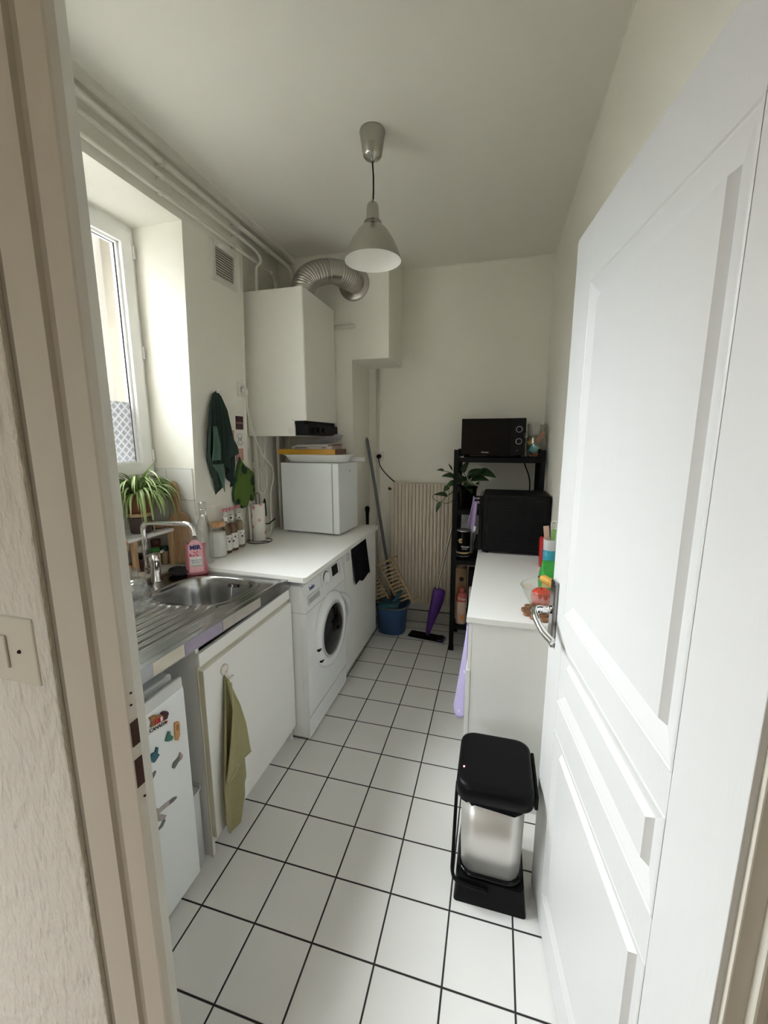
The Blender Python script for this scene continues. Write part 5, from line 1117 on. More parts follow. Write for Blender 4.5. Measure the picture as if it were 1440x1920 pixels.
# bucket and its contents
BX, BY = 0.124, 1.926
t = thing('bucket', 'blue plastic bucket with a grey rim in front of the radiator', 'bucket', (BX, BY, 0))
b = MB(); b.lathe([(0.0001, 0.006), (0.097, 0.006), (0.120, 0.218), (0.127, 0.226), (0.125, 0.230), (0.117, 0.224), (0.100, 0.001), (0.0001, 0.001)][::-1], (BX, BY, 0), 48, sq=0.12, sx=1.06); link('bucket_body', b, 'blue', t)
b = MB(); b.tube([(BX + 0.130 * 1.06 * math.cos(a) * (abs(math.cos(a)) ** 2.72 + abs(math.sin(a)) ** 2.72) ** (-1 / 2.72), BY + 0.130 * math.sin(a) * (abs(math.cos(a)) ** 2.72 + abs(math.sin(a)) ** 2.72) ** (-1 / 2.72), 0.229) for a in [2 * PI * k / 48 for k in range(48)]], 0.0075, 10, closed=True); link('rim', b, 'bucket_rim', t)
# wooden folding dish rack, leaning in the bucket
t = thing('dish_rack', 'wooden slatted folding dish rack stuck diagonally in the blue bucket', 'dish rack', (0.12, 1.93, 0.25))
e1 = Vector((0.46, 0.02, -0.885)).normalized(); e2 = Vector((0.885, -0.0, 0.46)).normalized(); en = e1.cross(e2).normalized()
O = Vector((0.118, 1.945, 0.585))
def rk(a, c_, d): return O + e1 * a + e2 * c_ + en * d
def rbar(nm, p, q, w1, w2): q_ = MB(); q_.bar(p, q, w1, w2, 0.001, en); return link(nm, q_, 'bamboo', t)
rbar('rail', rk(-0.010, 0, 0), rk(0.385, 0, 0), 0.013, 0.024)
rbar('rail', rk(0.00, -0.115, 0), rk(0.30, -0.115, 0), 0.013, 0.024)
rbar('cross_bar', rk(-0.008, -0.17, -0.012), rk(-0.008, 0.045, -0.012), 0.014, 0.028)
rbar('cross_bar', rk(0.375, -0.02, -0.012), rk(0.375, 0.052, -0.012), 0.012, 0.022)
for k in range(11):
    a = 0.028 + k * 0.0305
    rbar('slat', rk(a, -0.118, 0.010), rk(a, -0.004, 0.010), 0.012, 0.017)
rbar('rail', rk(0.06, -0.155, 0.045), rk(0.33, -0.165, 0.045), 0.012, 0.012)
for k in range(8):
    a = 0.08 + k * 0.030
    rbar('lower_slat', rk(a, -0.26, 0.058), rk(a, -0.150, 0.058), 0.011, 0.012)
    q_ = MB(); q_.bar(rk(a, -0.165, 0.030), rk(a, -0.140, 0.062), 0.010, 0.010, 0.001, en); link('joint_block', q_, 'wood_brown', t)
# dustpan
t = thing('dustpan', 'dark teal dustpan lying in the top of the blue bucket', 'dustpan', (0.13, 1.865, 0.25))
b = MB()
b.loft([[(0.035 + dx, 1.815, 0.236), (0.19 + dx, 1.815, 0.236), (0.19 + dx, 1.815, 0.240 + h), (0.035 + dx, 1.815, 0.240 + h)] if False else [(0.035, y, 0.238 - s_), (0.20, y, 0.238 - s_), (0.195, y, 0.242 + h), (0.04, y, 0.242 + h)] for y, h, s_ in ((1.80, 0.008, 0), (1.84, 0.030, 0), (1.88, 0.040, 0), (1.905, 0.012, 0))], smooth=True); link('pan', b, 'teal', t)
b = MB(); b.tube(smooth_path([(0.150, 1.865, 0.270), (0.175, 1.87, 0.300), (0.195, 1.875, 0.335), (0.212, 1.88, 0.362)], 5), [0.017] * 5 + [0.014] * 5 + [0.012] * 5 + [0.009], 12); link('handle', b, 'teal', t)
# broom pole
b = MB(); p0, p1 = Vector((-0.112, 2.028, 1.545)), Vector((0.165, 1.945, 0.02))
b.tube([p0, p0 + (p1 - p0) * 0.015, p0 + (p1 - p0) * 0.05, p1], [0.006, 0.0125, 0.0125, 0.0125], 14)
tag(link('broom_pole', b, 'grey_pole', at=p1), 'long grey-blue pole leaning in the corner beside the radiator', 'pole')
t = thing('floor_brush', 'dark rubber handle poking up behind the far end of the worktop', 'brush', (-0.075, 1.90, 0))
b = MB(); b.tube([(-0.075, 1.90, 0.06), (-0.073, 1.90, 0.87)], 0.009, 12); link('stick', b, 'grey_pole', t)
b = MB(); b.tube([(-0.073, 1.90, 0.87), (-0.073, 1.90, 0.965), (-0.073, 1.90, 0.985), (-0.073, 1.90, 1.005), (-0.073, 1.90, 1.018)], [0.012, 0.0135, 0.018, 0.019, 0.010], 14); link('grip', b, 'black', t)
b = MB(); b.box(-0.12, -0.03, 1.86, 1.94, 0.001, 0.06, 0.008); link('brush_head', b, 'grey_pole', t)

# spray mop
t = thing('spray_mop', 'purple spray mop standing in front of the radiator', 'mop', (0.42, 1.855, 0))
hx = Vector((0.275, -0.040, 0)).normalized(); hy = Vector((-hx.y, hx.x, 0)); hc = Vector((0.418, 1.853, 0))
m = Matrix(((hx.x, hy.x, 0, hc.x), (hx.y, hy.y, 0, hc.y), (0, 0, 1, 0), (0, 0, 0, 1)))
b = MB(); b.box(-0.150, 0.150, -0.058, 0.058, 0.0005, 0.010, 0.003, 2, m); link('mop_pad', b, 'pad', t)
b = MB(); b.loft([[m @ Vector(p) for p in rrect(-0.138 + s_, 0.138 - s_, -0.048 + s_, 0.048 - s_, 0.012, z, 3)] for z, s_ in ((0.0105, 0.0), (0.020, 0.0), (0.027, 0.012))], smooth=False); link('mop_head', b, 'black', t)
b = MB(); b.loft([[m @ Vector(p) for p in rrect(x0, x0 + 0.035, -0.045, 0.045, 0.008, z, 2)] for z in (0.0275, 0.031)] if False else [[m @ Vector(p) for p in rrect(0.095, 0.134, -0.046, 0.046, 0.010, z, 3)] for z in (0.0205, 0.0255)], smooth=False); link('head_clip', b, 'purple', t)
ax0, ax1 = Vector((0.424, 1.857, 0.028)), Vector((0.492, 1.905, 0.395))
az_ = (ax1 - ax0).normalized(); sx_ = Vector((1, 0.1, 0)) - az_ * Vector((1, .1, 0)).dot(az_); sx_.normalize(); sy_ = az_.cross(sx_)
def ring(f, wl, wr, d): 
    c_ = ax0.lerp(ax1, f); return [c_ + sx_ * ((wr if math.cos(a) > 0 else wl) * math.cos(a)) + sy_ * (d * math.sin(a)) for a in [2 * PI * k / 24 for k in range(24)]]
b = MB(); b.loft([ring(0.0, .014, .014, .016), ring(0.12, .020, .022, .022), ring(0.35, .026, .038, .03), ring(0.6, .030, .056, .036), ring(0.8, .032, .064, .04), ring(0.97, .034, .062, .04), ring(1.0, .030, .056, .036)]); link('spray_body', b, 'purple', t)
ptop = Vector((0.588, 2.030, 0.934)); pd = (ptop - ax1); 
b = MB(); b.tube([ax1 - az_ * 0.02 - sx_ * 0.008, ax1 - sx_ * 0.006 + pd * 0.02, ptop, ptop + pd * 0.10], 0.0095, 14); link('pole', b, 'pole_alu', t)

# ------------------------------------------------------------------ black rack and contents
t = thing('shelving_rack', 'black metal shelving rack with four shelves against the back wall', 'shelf', (0.90, 1.895, 0))
KX0, KX1, KY0, KY1, KZ = 0.606, 1.190, 1.712, 2.052, 1.462
shelves = (0.200, 0.690, 1.050, 1.410)
for (x, y, dx, dy) in ((KX0, KY0, 1, 1), (KX1, KY0, -1, 1), (KX0, KY1, 1, -1), (KX1, KY1, -1, -1)):
    b = MB(); b.box(min(x, x + dx * .032), max(x, x + dx * .032), min(y, y + dy * .003), max(y, y + dy * .003), 0.012, KZ); b.box(min(x, x + dx * .003), max(x, x + dx * .003), min(y, y + dy * .032), max(y, y + dy * .032), 0.012, KZ)
    b.loft([rrect(min(x - dx * .002, x + dx * .034), max(x - dx * .002, x + dx * .034), min(y - dy * .002, y + dy * .034), max(y - dy * .002, y + dy * .034), .006, z, 2) for z in (0.0005, 0.03)], smooth=False)
    link('post', b, 'black_matt', t)
for z in shelves:
    b = MB(); b.box(KX0 + .004, KX1 - .004, KY0 + .004, KY1 - .004, z - 0.006, z, 0.001); b.box(KX0 + .004, KX1 - .004, KY0 + .004, KY0 + .018, z - 0.032, z - .004, 0.002); b.box(KX0 + .004, KX1 - .004, KY1 - .018, KY1 - .004, z - 0.032, z - .004, 0.002); b.box(KX0 + .004, KX0 + .016, KY0 + .01, KY1 - .01, z - 0.032, z - .004, 0.002); b.box(KX1 - .016, KX1 - .004, KY0 + .01, KY1 - .01, z - 0.032, z - .004, 0.002); link('shelf', b, 'black_matt', t)
# microwave
t = thing('microwave', 'black microwave oven with two dials on top of the rack', 'microwave', (0.857, 1.90, 1.41))
b = MB(); b.box(0.648, 1.062, 1.752, 2.045, 1.424, 1.668, 0.005); link('oven_body', b, 'black_matt', t)
b = MB(); b.box(0.650, 0.965, 1.7455, 1.752, 1.428, 1.664, 0.002); dd = link('oven_door', b, 'black_gloss', t)
b = MB(); b.box(0.692, 0.925, 1.7448, 1.7455, 1.462, 1.630); link('door_window', b, 'black_gloss', dd)
b = MB(); b.box(0.967, 1.060, 1.7460, 1.752, 1.428, 1.664, 0.002); link('control_panel', b, 'black_matt', t)
for z in (1.595, 1.518):
    b = MB(); b.tube([(1.020, 1.7458, z), (1.020, 1.730, z)], [0.016, 0.0145], 24); kn = link('dial', b, 'black_matt', t)
    b = MB(); b.tube([(1.020 + .018 * math.cos(a), 1.7452, z + .018 * math.sin(a)) for a in [2 * PI * k / 28 for k in range(28)]], 0.0016, 6, closed=True); link('dial_ring', b, 'white_print', kn)
for k in range(9):
    a = R(-40 + k * 32.5); b = MB(); b.ball((1.020 + .027 * math.cos(a), 1.7455, 1.595 + .027 * math.sin(a)), 0.0017, 1); link('dial_mark', b, 'grey_print', t)
text('brand_lettering', 'Moulinex', 0.013, (0.808, 1.7442, 1.446), (1, 0, 0), (0, 0, 1), 'white_print', t)
text('model_lettering', 'MO', 0.008, (1.012, 1.7455, 1.458), (1, 0, 0), (0, 0, 1), 'grey_print', t)
for x in (0.68, 1.03):
    for y in (1.78, 2.02): b = MB(); b.tube([(x, y, 1.4105), (x, y, 1.4245)], 0.012, 10); link('foot', b, 'black', t)
b = MB(); b.box(0.652, 0.668, 1.720, 1.7285, 1.4115, 1.416); tag(link('white_tag', b, 'white_print', at=(0.66, 1.725, 1.411)), 'tiny white tag on the left front corner of the top rack shelf', 'tag')
# plastic bag with packets
t = thing('plastic_bag', 'clear plastic bag of colourful packets squeezed beside the microwave', 'bag', (1.125, 1.80, 1.4105))
def bagring(z, r1, r2, k): return [(1.133 + r1 * math.cos(a) * (1 + 0.06 * math.sin(5 * a + k)), 1.805 + r2 * math.sin(a) * (1 + 0.06 * math.cos(4 * a + k)), z + 0.004 * math.sin(6 * a + k)) for a in [2 * PI * q / 40 for q in range(40)]]
b = MB(); b.loft([bagring(1.416, .035, .045, 0), bagring(1.424, .054, .070, 1), bagring(1.47, .062, .082, 2), bagring(1.53, .060, .078, 3), bagring(1.575, .054, .070, 4), bagring(1.63, .058, .050, 5)], smooth=True, cap=False); link('film', b, 'bag', t)
b = MB(); b.tube([(1.075, 1.745, 1.55), (1.050, 1.735, 1.575)], [0.010, 0.018], 10); b.tube([(1.075, 1.744, 1.548), (1.046, 1.736, 1.545)], [0.008, 0.016], 10); link('knotted_ear', b, 'bag', t)
pk = [('teal_pack', (1.115, 1.785, 1.475), (0.052, .05, .055), (0.3, 0.5, 0.2), 'teal crumpled packet low in the clear plastic bag'),
      ('ochre_pack', (1.098, 1.775, 1.520), (0.03, .03, .05), (0.2, 0.9, 0.4), 'ochre packet at the left inside the clear plastic bag'),
      ('orange_pack', (1.155, 1.80, 1.545), (0.022, .04, .085), (0.1, 0.5, 0.2), 'orange packet at the right inside the clear plastic bag'),
      ('card_white', (1.120, 1.845, 1.600), (0.075, .012, .085), (0.05, 0.0, 0.1), 'white packet standing tallest inside the clear plastic bag'),
      ('orange_pack', (1.122, 1.815, 1.437), (0.04, .05, .025), (0.2, 0.3, 0.5), 'small orange packet at the bottom of the clear plastic bag')]
for m_, c_, s_, r_, lb_ in pk:
    b = MB(); b.obox(c_, s_, r_, 0.006); tag(link('food_packet', b, m_, at=c_), lb_, 'packet', 'packets in the plastic bag')
b = MB(); b.tube(smooth_path([(1.072, 2.06, 1.40), (1.090, 2.062, 1.34), (1.118, 2.065, 1.27), (1.13, 2.066, 1.20), (1.128, 2.066, 1.10)], 6), 0.0045, 8)
tag(link('black_cable', b, 'black', at=(1.10, 2.062, 1.38)), 'black cable hanging down behind the rack under the microwave', 'cable')
# pothos
t = thing('potted_pothos', 'trailing green pothos in a black pot on the rack', 'plant', (0.700, 1.84, 1.0505))
b = MB(); b.lathe([(0.046, 1.0515), (0.050, 1.054), (0.062, 1.19), (0.066, 1.192), (0.066, 1.204), (0.060, 1.204), (0.055, 1.18), (0.0001, 1.18)], (0.700, 1.84, 0), 32); link('pot', b, 'black', t)
rnd = random.Random(11)
def leaf(c_, tip, w_, nrm, name='leaf'):
    c_, tip = Vector(c_), Vector(tip); d = tip - c_; s_ = d.cross(Vector(nrm)).normalized(); up_ = s_.cross(d).normalized()
    q = MB()
    def fn(u, v):
        wv = w_ * (math.sin(PI * min(1, v ** 0.62)) ** 0.8) * (1 - 0.15 * v)
        a = (u * 2 - 1)
        return c_ + d * v + s_ * a * wv + up_ * (abs(a) * wv * 0.35 - 0.10 * d.length * v * v + 0.05 * d.length * math.sin(v * PI))
    q.grid(fn, 4, 10); o = link(name, q, 'pothos', t); solid(o, 0.0006); return o
def stem(pts): q = MB(); q.tube(smooth_path(pts, 5), 0.0025, 6); link('stem', q, 'stem', t)
root = (0.70, 1.84, 1.185)
lv = [((0.66, 1.81, 1.30), (0.700, 1.80, 1.39), .026), ((0.70, 1.80, 1.26), (0.80, 1.775, 1.335), .048), ((0.76, 1.79, 1.30), (0.89, 1.76, 1.285), .050), ((0.72, 1.79, 1.25), (0.84, 1.75, 1.265), .045),
      ((0.68, 1.80, 1.25), (0.735, 1.74, 1.31), .042), ((0.66, 1.79, 1.24), (0.655, 1.72, 1.30), .035), ((0.64, 1.80, 1.24), (0.56, 1.78, 1.295), .034), ((0.60, 1.80, 1.27), (0.515, 1.79, 1.28), .030),
      ((0.62, 1.79, 1.22), (0.555, 1.76, 1.215), .036), ((0.57, 1.79, 1.20), (0.530, 1.77, 1.165), .024), ((0.70, 1.78, 1.22), (0.69, 1.715, 1.215), .034), ((0.74, 1.78, 1.22), (0.775, 1.72, 1.235), .032),
      ((0.53, 1.80, 1.31), (0.478, 1.80, 1.320), .015), ((0.585, 1.80, 1.32), (0.560, 1.80, 1.365), .008), ((0.56, 1.79, 1.135), (0.465, 1.77, 1.150), .026), ((0.515, 1.78, 1.09), (0.480, 1.77, 1.015), .018), ((0.69, 1.80, 1.21), (0.735, 1.76, 1.165), .026)]
for c_, tip, w_ in lv:
    leaf(c_, tip, w_, (0.1, -0.6, 1)); mid = [(root[0] + (c_[0] - root[0]) * f, root[1] + (c_[1] - root[1]) * f, root[2] + (c_[2] - root[2]) * f + 0.03 * math.sin(PI * f)) for f in (0, .4, .75, 1)]; stem(mid)
stem([(0.64, 1.80, 1.20), (0.62, 1.79, 1.13), (0.57, 1.785, 1.085), (0.515, 1.78, 1.09), (0.465, 1.775, 1.11), (0.455, 1.77, 1.14)])
# tin, cartons and boxes on the lower shelves
t = thing('black_tin', 'black protein powder tin with a pale flower and silver rim on the rack', 'tin', (0.682, 1.787, 0.6905))
c_ = (0.682, 1.787, 0.6905)
b = MB(); b.lathe([(0.046, 0), (0.048, 0.003), (0.048, 0.196), (0.046, 0.198)], c_, 40); link('tin_body', b, 'black', t)
b = MB(); b.lathe([(0.0475, 0.1985), (0.0495, 0.200), (0.0495, 0.207), (0.046, 0.208), (0.044, 0.203), (0.0001, 0.202)], c_, 40); link('silver_lid', b, 'brushed', t)
b = MB(); b.lathe([(0.0483, 0.040), (0.0486, 0.041), (0.0486, 0.052), (0.0483, 0.053)], c_, 40, cap=False); link('yellow_band', b, 'yellow_print', t)
b = MB(); b.lathe([(0.0483, 0.020), (0.0486, 0.021), (0.0486, 0.024), (0.0483, 0.025)], c_, 40, cap=False); link('white_band', b, 'grey_print', t)
fx, fz = c_[0] - 0.014, c_[2] + 0.135
b = MB(); b.ball((fx, c_[1] - 0.0465, fz), 0.006, 2, (1, 0.4, 1)); link('flower_centre', b, 'orange', t)
for k in range(6): a = k * PI / 3; b = MB(); b.ball((fx + .0125 * math.cos(a), c_[1] - 0.0462 + .002 * math.cos(a) ** 2, fz + .0125 * math.sin(a)), 0.0075, 2, (1, 0.3, 1)); link('petal', b, 'yellow_print', t)
text('lettering', 'VEGAN', 0.017, (c_[0] + 0.016, c_[1] - 0.0492, c_[2] + 0.092), (1, 0.1, 0), (0, 0, 1), 'white_print', t, bold=0.0005)
text('lettering', 'PROTEIN', 0.010, (c_[0] + 0.016, c_[1] - 0.0492, c_[2] + 0.076), (1, 0.1, 0), (0, 0, 1), 'white_print', t)
b = MB(); b.loft([rrect(0.755, 0.835, 1.80, 1.85, 0.015, z, 3) for z in (0.6905, 0.80)] + [rrect(0.765, 0.825, 1.815, 1.835, 0.008, 0.86, 3)]); tag(link('coffee_pouch', b, 'black_matt', at=(0.795, 1.82, 0.6905)), 'dark pouch standing right of the black tin on the rack', 'pouch')
b = MB(); b.box(0.655, 0.745, 1.91, 2.0, 0.6905, 1.0, 0.004); tag(link('grey_box', b, 'grey_plastic', at=(0.70, 1.95, 0.6905)), 'grey box at the back of the rack shelf behind the black tin', 'box')
t = thing('carton_bottle', 'salmon and cream drink carton with a screw cap on the bottom rack shelf', 'carton', (0.682, 1.775, 0.2005)); c_ = (0.682, 1.775, 0.2005)
b = MB(); b.lathe([(0.036, 0), (0.038, 0.004), (0.038, 0.168), (0.0375, 0.17)], c_, 32, sq=0.25); link('carton_lower', b, 'salmon_l', t)
b = MB(); b.lathe([(0.0376, 0.1702), (0.038, 0.171), (0.038, 0.215), (0.022, 0.238)], c_, 32, sq=0.2); link('carton_shoulder', b, 'salmon', t)
b = MB(); b.lathe([(0.022, 0.2385), (0.0225, 0.240), (0.0225, 0.266), (0.020, 0.268), (0.0001, 0.268)], c_, 24); link('screw_cap', b, 'salmon', t)
text('lettering', 'Tropi', 0.026, (c_[0] + 0.006, c_[1] - 0.0386, c_[2] + 0.195), (1, 0, 0), (0, 0, 1), 'white_print', t)
b = MB(); b.ball((c_[0] + 0.012, c_[1] - 0.036, c_[2] + 0.055), 0.018, 2, (1, 0.2, 1.2)); link('fruit_print', b, 'orange', t)
t = thing('cardboard_box', 'tall brown cardboard box with a dark round mark on the bottom rack shelf', 'box', (0.672, 1.86, 0.2005))
b = MB(); b.box(0.632, 0.712, 1.825, 1.905, 0.2005, 0.595, 0.002); link('box_body', b, 'cardboard', t)
b = MB(); b.tube([(0.676, 1.8248, 0.515), (0.676, 1.8240, 0.515)], 0.017, 24); link('round_mark', b, 'hole', t)
b = MB(); b.box(0.668, 0.680, 1.8242, 1.8249, 0.558, 0.561); link('print_mark', b, 'hole', t)
b = MB(); b.box(0.722, 0.79, 1.83, 1.93, 0.2005, 0.585, 0.003); tag(link('black_box', b, 'black_matt', at=(0.756, 1.88, 0.2005)), 'tall black box beside the brown cardboard one on the rack', 'box')
t = thing('white_box', 'white box with a dark ring print half hidden behind the chest', 'box', (0.775, 1.78, 0.2005))
b = MB(); b.box(0.735, 0.81, 1.745, 1.80, 0.2005, 0.475, 0.002); link('box_body', b, 'card_white', t)
b = MB(); b.tube([(0.770 + .014 * math.cos(a), 1.7445, 0.445 + .014 * math.sin(a)) for a in [2 * PI * k / 24 for k in range(24)]], 0.004, 6, closed=True); link('ring_print', b, 'black_print', t)

# ================================================================== CHEST AND COUNTER-TOP OVEN
t = thing('chest_of_drawers', 'white chest of drawers along the right wall', 'chest', (1.0, 1.07, 0))
b = MB(); b.box(0.820, 1.207, 0.447, 1.695, 0.0, 0.815, 0.001); link('carcass', b, 'chest', t)
b = MB(); b.box(0.797, 1.208, 0.437, 1.698, 0.8153, 0.840, 0.002); link('chest_top', b, 'chest', t)
b = MB(); b.box(0.806, 0.8195, 0.446, 1.696, 0.612, 0.811, 0.001); link('drawer', b, 'chest', t)
b = MB(); b.box(0.801, 0.8192, 0.446, 1.696, 0.05, 0.606, 0.001); link('drawer', b, 'chest', t)
b = MB(); b.box(0.8188, 0.8203, 0.4455, 1.696, 0.02, 0.609); link('drawer_gap', b, 'olive_shade', t)
CT = 0.8402
t = thing('oven', 'black table-top oven seen from its slotted side on the chest', 'oven', (1.0, 1.55, CT))
b = MB(); b.box(0.818, 1.202, 1.402, 1.695, 0.852, 1.205, 0.010, 3); link('oven_body', b, 'black_matt', t)
b = MB(); b.box(0.796, 0.8175, 1.402, 1.695, 0.858, 1.195, 0.004); link('oven_door', b, 'black_gloss', t)
b = MB(); b.tube([(0.772, 1.42, 1.165), (0.772, 1.60, 1.165)], 0.007, 12); b.tube([(0.772, 1.428, 1.165), (0.797, 1.428, 1.165)], 0.005, 8); b.tube([(0.772, 1.59, 1.165), (0.797, 1.59, 1.165)], 0.005, 8); link('door_handle', b, 'black_gloss', t)
for r_ in range(13):
    for k in range(3):
        z = 1.14 - r_ * 0.019; x = 0.93 + k * 0.082; b = MB(); b.box(x, x + 0.06, 1.4012, 1.4024, z, z + 0.006); link('vent_slot', b, 'black', t)
b = MB(); b.box(0.845, 0.85, 1.4008, 1.4022, 0.875, 1.175); b.box(0.845, 1.175, 1.4008, 1.4022, 1.170, 1.175); b.box(1.17, 1.175, 1.4008, 1.4022, 0.875, 1.175); link('pressed_edge', b, 'black_gloss', t)
for x in (0.85, 1.17):
    for y in (1.43, 1.66): b = MB(); b.tube([(x, y, CT + .0003), (x, y, 0.8525)], 0.012, 12); link('foot', b, 'black', t)
# lilac cloth over the oven handle
t = thing('dishcloth', 'lilac cloth draped over the handle of the table-top oven', 'cloth', (0.765, 1.47, 1.175))
def fn(u, v):
    x0_, x1_ = 0.760 - 0.032 * v, 0.783 - 0.006 * v
    x = x0_ + (x1_ - x0_) * u; y = 1.432 + 0.012 * math.sin(u * 5.5) * (0.3 + v) + 0.05 * u * v
    zt_ = 1.168 + 0.012 * math.sin(PI * u); zb_ = 1.005 - 0.055 * u + 0.012 * math.sin(u * 7)
    return (x, y, zt_ + (zb_ - zt_) * v)
b = MB(); b.grid(fn, 16, 24); solid(link('front_fall', b, 'lilac_plain', t), 0.0025)
def fn(u, v): return (0.758 - 0.022 * v + 0.004 * math.sin(u * 5), 1.436 + 0.11 * u, 1.176 - 0.15 * v - 0.03 * u * v)
b = MB(); b.grid(fn, 10, 12); solid(link('side_fall', b, 'lilac_plain', t), 0.0025)
b = MB(); b.obox((0.772, 1.438, 0.985), (0.014, 0.002, 0.03), (0, 0.1, 0)); link('care_label', b, 'white_label', t)
# lilac flowered cloth hanging from the chest
t = thing('floral_towel', 'lilac floral towel hanging from the top drawer of the chest', 'towel', (0.79, 0.60, 0.70))
def fn(u, v):
    y = 0.575 + 0.09 * u + v * 0.02 * (u - .5); ang = PI * u
    x = 0.8005 - (0.006 + 0.048 * v ** 1.2) * math.sin(ang) ** 0.7 - 0.003
    return (x, y, 0.735 - v * (0.43 + 0.02 * math.sin(u * 9)))
b = MB(); b.grid(fn, 24, 28); solid(link('cloth', b, 'lilac', t), 0.002)
# things on the chest
t = thing('trivet', 'brown trivet of wooden discs under the fruit bowl', 'trivet', (1.098, 0.545, CT))
b = MB()
for (q, r_) in [(0, 0)] + [(k, 1) for k in range(6)] + [(k, 2) for k in range(12)]:
    a = 2 * PI * q / (6 * r_ if r_ else 1) + r_ * 0.2; x, y = 1.098 + 0.036 * r_ * math.cos(a), 0.545 + 0.036 * r_ * math.sin(a); b.lathe([(0.0175, 0.0), (0.0185, 0.001), (0.0185, 0.011), (0.0175, 0.012), (0.0001, 0.012)], (x, y, CT + .0003), 14, smooth=False)
link('disc_mat', b, 'wood_brown', t)
FB = (1.098, 0.548, CT + 0.0128)
t = thing('fruit_bowl', 'clear glass fruit bowl at the near end of the chest', 'bowl', FB)
b = MB(); b.lathe([(0.0001, 0.0), (0.030, 0.0), (0.038, 0.003), (0.058, 0.022), (0.080, 0.060), (0.095, 0.098), (0.0985, 0.100), (0.0965, 0.103), (0.092, 0.100), (0.076, 0.060), (0.054, 0.025), (0.034, 0.006), (0.0001, 0.005)], FB, 48); link('bowl_glass', b, 'glass', t)
t = thing('apple', 'red and orange apple in the glass fruit bowl', 'apple', (1.082, 0.552, FB[2] + 0.008))
ac = (1.082, 0.552, FB[2] + 0.052)
b = MB(); b.lathe([(0.0001, -0.034), (0.010, -0.038), (0.024, -0.036), (0.037, -0.018), (0.0415, 0.004), (0.037, 0.024), (0.024, 0.036), (0.011, 0.036), (0.003, 0.029), (0.0001, 0.027)], ac, 32); link('fruit', b, 'apple', t)
b = MB(); b.tube([(ac[0], ac[1], ac[2] + 0.028), (ac[0] - 0.002, ac[1], ac[2] + 0.037), (ac[0] - 0.006, ac[1], ac[2] + 0.043)], 0.0015, 6); link('stalk', b, 'banana_tip', t)
def banana(label, pts, rr_):
    t = thing('banana', label, 'banana', pts[0], group='bananas in the fruit bowl')
    pp = smooth_path(pts, 6); n = len(pp); b = MB(); b.tube(pp, [rr_ * (0.35 + 0.65 * min(1, 5 * k / n, 4 * (n - 1 - k) / n + 0.12)) for k in range(n)], 7); link('fruit', b, 'banana', t)
    b = MB(); d_ = (Vector(pts[0]) - Vector(pts[1])).normalized(); b.tube([Vector(pts[0]) + d_ * 0.0005, Vector(pts[0]) + d_ * 0.010], [rr_ * .38, rr_ * .32], 8); link('tip', b, 'banana_tip', t)
banana('spotted ripe banana lying uppermost across the bowl rim behind the apple', [(1.085, 0.648, 0.958), (1.105, 0.622, 0.957), (1.138, 0.596, 0.940), (1.165, 0.575, 0.912)], 0.017)
banana('spotted ripe banana under the other one in the fruit bowl', [(1.108, 0.655, 0.950), (1.130, 0.630, 0.944), (1.160, 0.60, 0.925), (1.178, 0.565, 0.90)], 0.016)
t = thing('snack_packet', 'shiny green snack packet standing behind the fruit bowl', 'packet', (1.145, 0.80, CT))
b = MB(); b.loft([rrect(1.098, 1.196, 0.775, 0.825, 0.012, CT + .0005, 4), rrect(1.092, 1.202, 0.765, 0.835, 0.025, CT + 0.05, 4), rrect(1.096, 1.200, 0.775, 0.825, 0.02, CT + 0.10, 4), rrect(1.105, 1.196, 0.792, 0.808, 0.006, CT + 0.135, 4), rrect(1.105, 1.196, 0.799, 0.801, 0.0008, CT + 0.15, 4)], smooth=True); link('pouch', b, 'green_pack', t)
b = MB(); b.box(1.105, 1.185, 0.7625, 0.7645, CT + 0.035, CT + 0.062, 0.0005); link('label', b, 'yellow_print', t)
t = thing('red_packet', 'red folded packet standing by the wall in front of the oven', 'packet', (1.165, 1.22, CT))
b = MB(); b.loft([rrect(1.138, 1.206, 1.19, 1.25, 0.006, CT + .0005, 3), rrect(1.134, 1.206, 1.185, 1.255, 0.010, CT + 0.07, 3), rrect(1.132, 1.206, 1.195, 1.245, 0.010, CT + 0.14, 3), rrect(1.134, 1.204, 1.216, 1.224, 0.003, CT + 0.165, 3)], smooth=False); link('pouch', b, 'red_pack', t)
UC = (1.158, 0.985, CT + .0004)
t = thing('plastic_cup', 'translucent cup holding sachets between the red and green packets', 'cup', UC)
b = MB(); b.lathe([(0.024, 0), (0.025, 0.003), (0.033, 0.205), (0.034, 0.208), (0.032, 0.208), (0.0235, 0.006), (0.0001, 0.005)], UC, 32); link('cup_body', b, 'cup', t)
b = MB(); b.lathe([(0.0287, 0.080), (0.0319, 0.155)], UC, 32, cap=False); 
for v in b.bm.verts:
    pass
solid(link('blue_print', b, 'cyan', t), 0.0006, 1)
for (dx, dy, w_, h, rx, m_, lb_) in ((-0.012, 0.004, 0.026, 0.058, -0.12, 'stick_pink', 'patterned pinkish sachet standing at the left in the translucent cup'), (0.006, -0.006, 0.018, 0.045, 0.08, 'stick_green', 'bright green sachet standing in the middle of the translucent cup'), (0.014, 0.010, 0.022, 0.05, 0.16, 'card_white', 'white sachet standing at the right in the translucent cup')):
    b = MB(); b.obox((UC[0] + dx + rx * .05, UC[1] + dy, CT + 0.19 + h / 2), (w_, 0.003, h + 0.05), (0, rx, 0), 0.001); tag(link('sachet', b, m_, at=(UC[0] + dx, UC[1] + dy, CT + 0.16)), lb_, 'sachet', 'sachets in the cup')
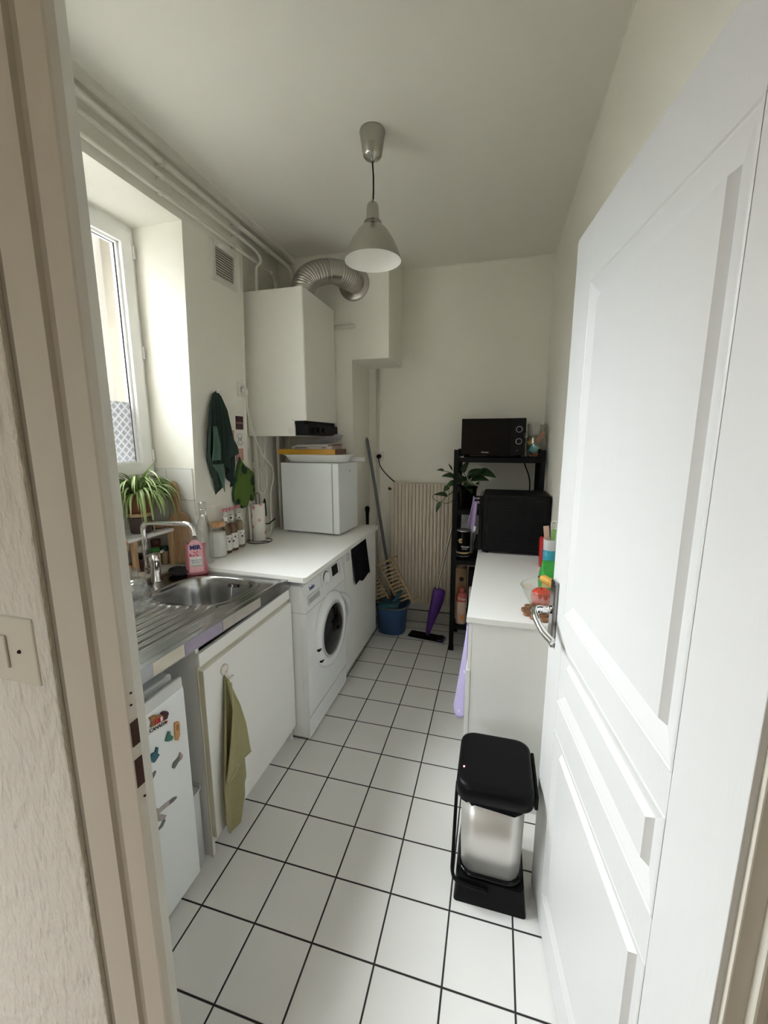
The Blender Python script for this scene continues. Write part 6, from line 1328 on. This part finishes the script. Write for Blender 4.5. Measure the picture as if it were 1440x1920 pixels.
b = MB(); b.tube([(UC[0] + 0.002, UC[1] + .012, CT + 0.19), (UC[0] + 0.0, UC[1] + .012, CT + 0.285)] + [(UC[0] + 0.014 + 0.014 * math.cos(R(a)), UC[1] + .012, CT + 0.285 + 0.012 * math.sin(R(a))) for a in range(170, 9, -20)], 0.0025, 8); tag(link('straw', b, 'white_label', at=(UC[0], UC[1], CT + .19)), 'white bent straw arching out of the translucent cup', 'straw')

# ================================================================== BIN
t = thing('trash_bin', 'steel and black sensor bin with a closed lid in front of the chest', 'bin', (0.925, 0.165, 0))
bx0, bx1, by0, by1 = 0.808, 1.042, 0.036, 0.285
b = MB(); b.loft([rrect(bx0, bx1, by0, by1, .010, 0.001, 4), rrect(bx0 + .002, bx1 - .004, by0 + .002, by1, .012, 0.02, 4), rrect(bx0 + .006, bx1 - .010, by0 + .012, by1 - .004, .02, 0.085, 4)], smooth=False); link('base', b, 'black', t)
def bb(z, s_): return rrect(bx0 + .012 + s_, bx1 - .018 - s_, by0 + .020 + s_, by1 - .010, .048, z, 8)
b = MB(); b.loft([bb(0.086, 0.006), bb(0.2, 0.002), bb(0.385, 0.0)], smooth=True); link('steel_body', b, 'bin_steel', t)
b = MB(); b.loft([bb(0.080, -0.002), bb(0.096, -0.003), bb(0.100, 0.0)], smooth=True); link('base_rim', b, 'black_gloss', t)
b = MB()
lo = bb(0.368, -0.003); n = len(lo)
b.loft([[(x, y, z - 0.010 * max(0, math.sin(k * 0.7)) - 0.006 * math.sin(k * 2.3)) for k, (x, y, z) in enumerate(lo)], bb(0.385, -0.006), bb(0.402, -0.004)], smooth=True); link('bin_liner', b, 'black_cloth', t)
def ll(z, s_, r_=.045): return rrect(bx0 - .004 + s_, bx1 + .004 - s_, by0 - .012 + s_, by1 + .004 - s_, r_, z, 8)
b = MB(); b.loft([ll(0.400, 0.006), ll(0.404, 0.001), ll(0.438, 0.0), ll(0.452, 0.004), ll(0.459, 0.012), ll(0.458, 0.020, .035), ll(0.4585, 0.024, .03)], smooth=True); link('lid', b, 'black', t)
b = MB(); b.box(bx1 + 0.0045, bx1 + 0.016, by0 + 0.03, by1 - 0.03, 0.385, 0.438, 0.004); link('hinge_block', b, 'black', t)
b = MB(); b.ball((bx0 + 0.017, 0.105, 0.4585), 0.0028, 2, (1, 1, 0.6)); link('indicator_light', b, 'led', t)
b = MB(); b.tube(smooth_path([(bx0 + 0.012, by1 - 0.09, 0.335), (bx0 - 0.004, by1 - 0.10, 0.33), (bx0 - 0.008, by1 - 0.12, 0.30), (bx0 - 0.009, by0 + 0.06, 0.13), (bx0 - 0.006, by0 + 0.02, 0.085), (bx0 + 0.02, by0 + .004, 0.075), (bx0 + 0.11, by0 + .002, 0.068)], 6), 0.006, 10); link('carry_bail', b, 'black', t)
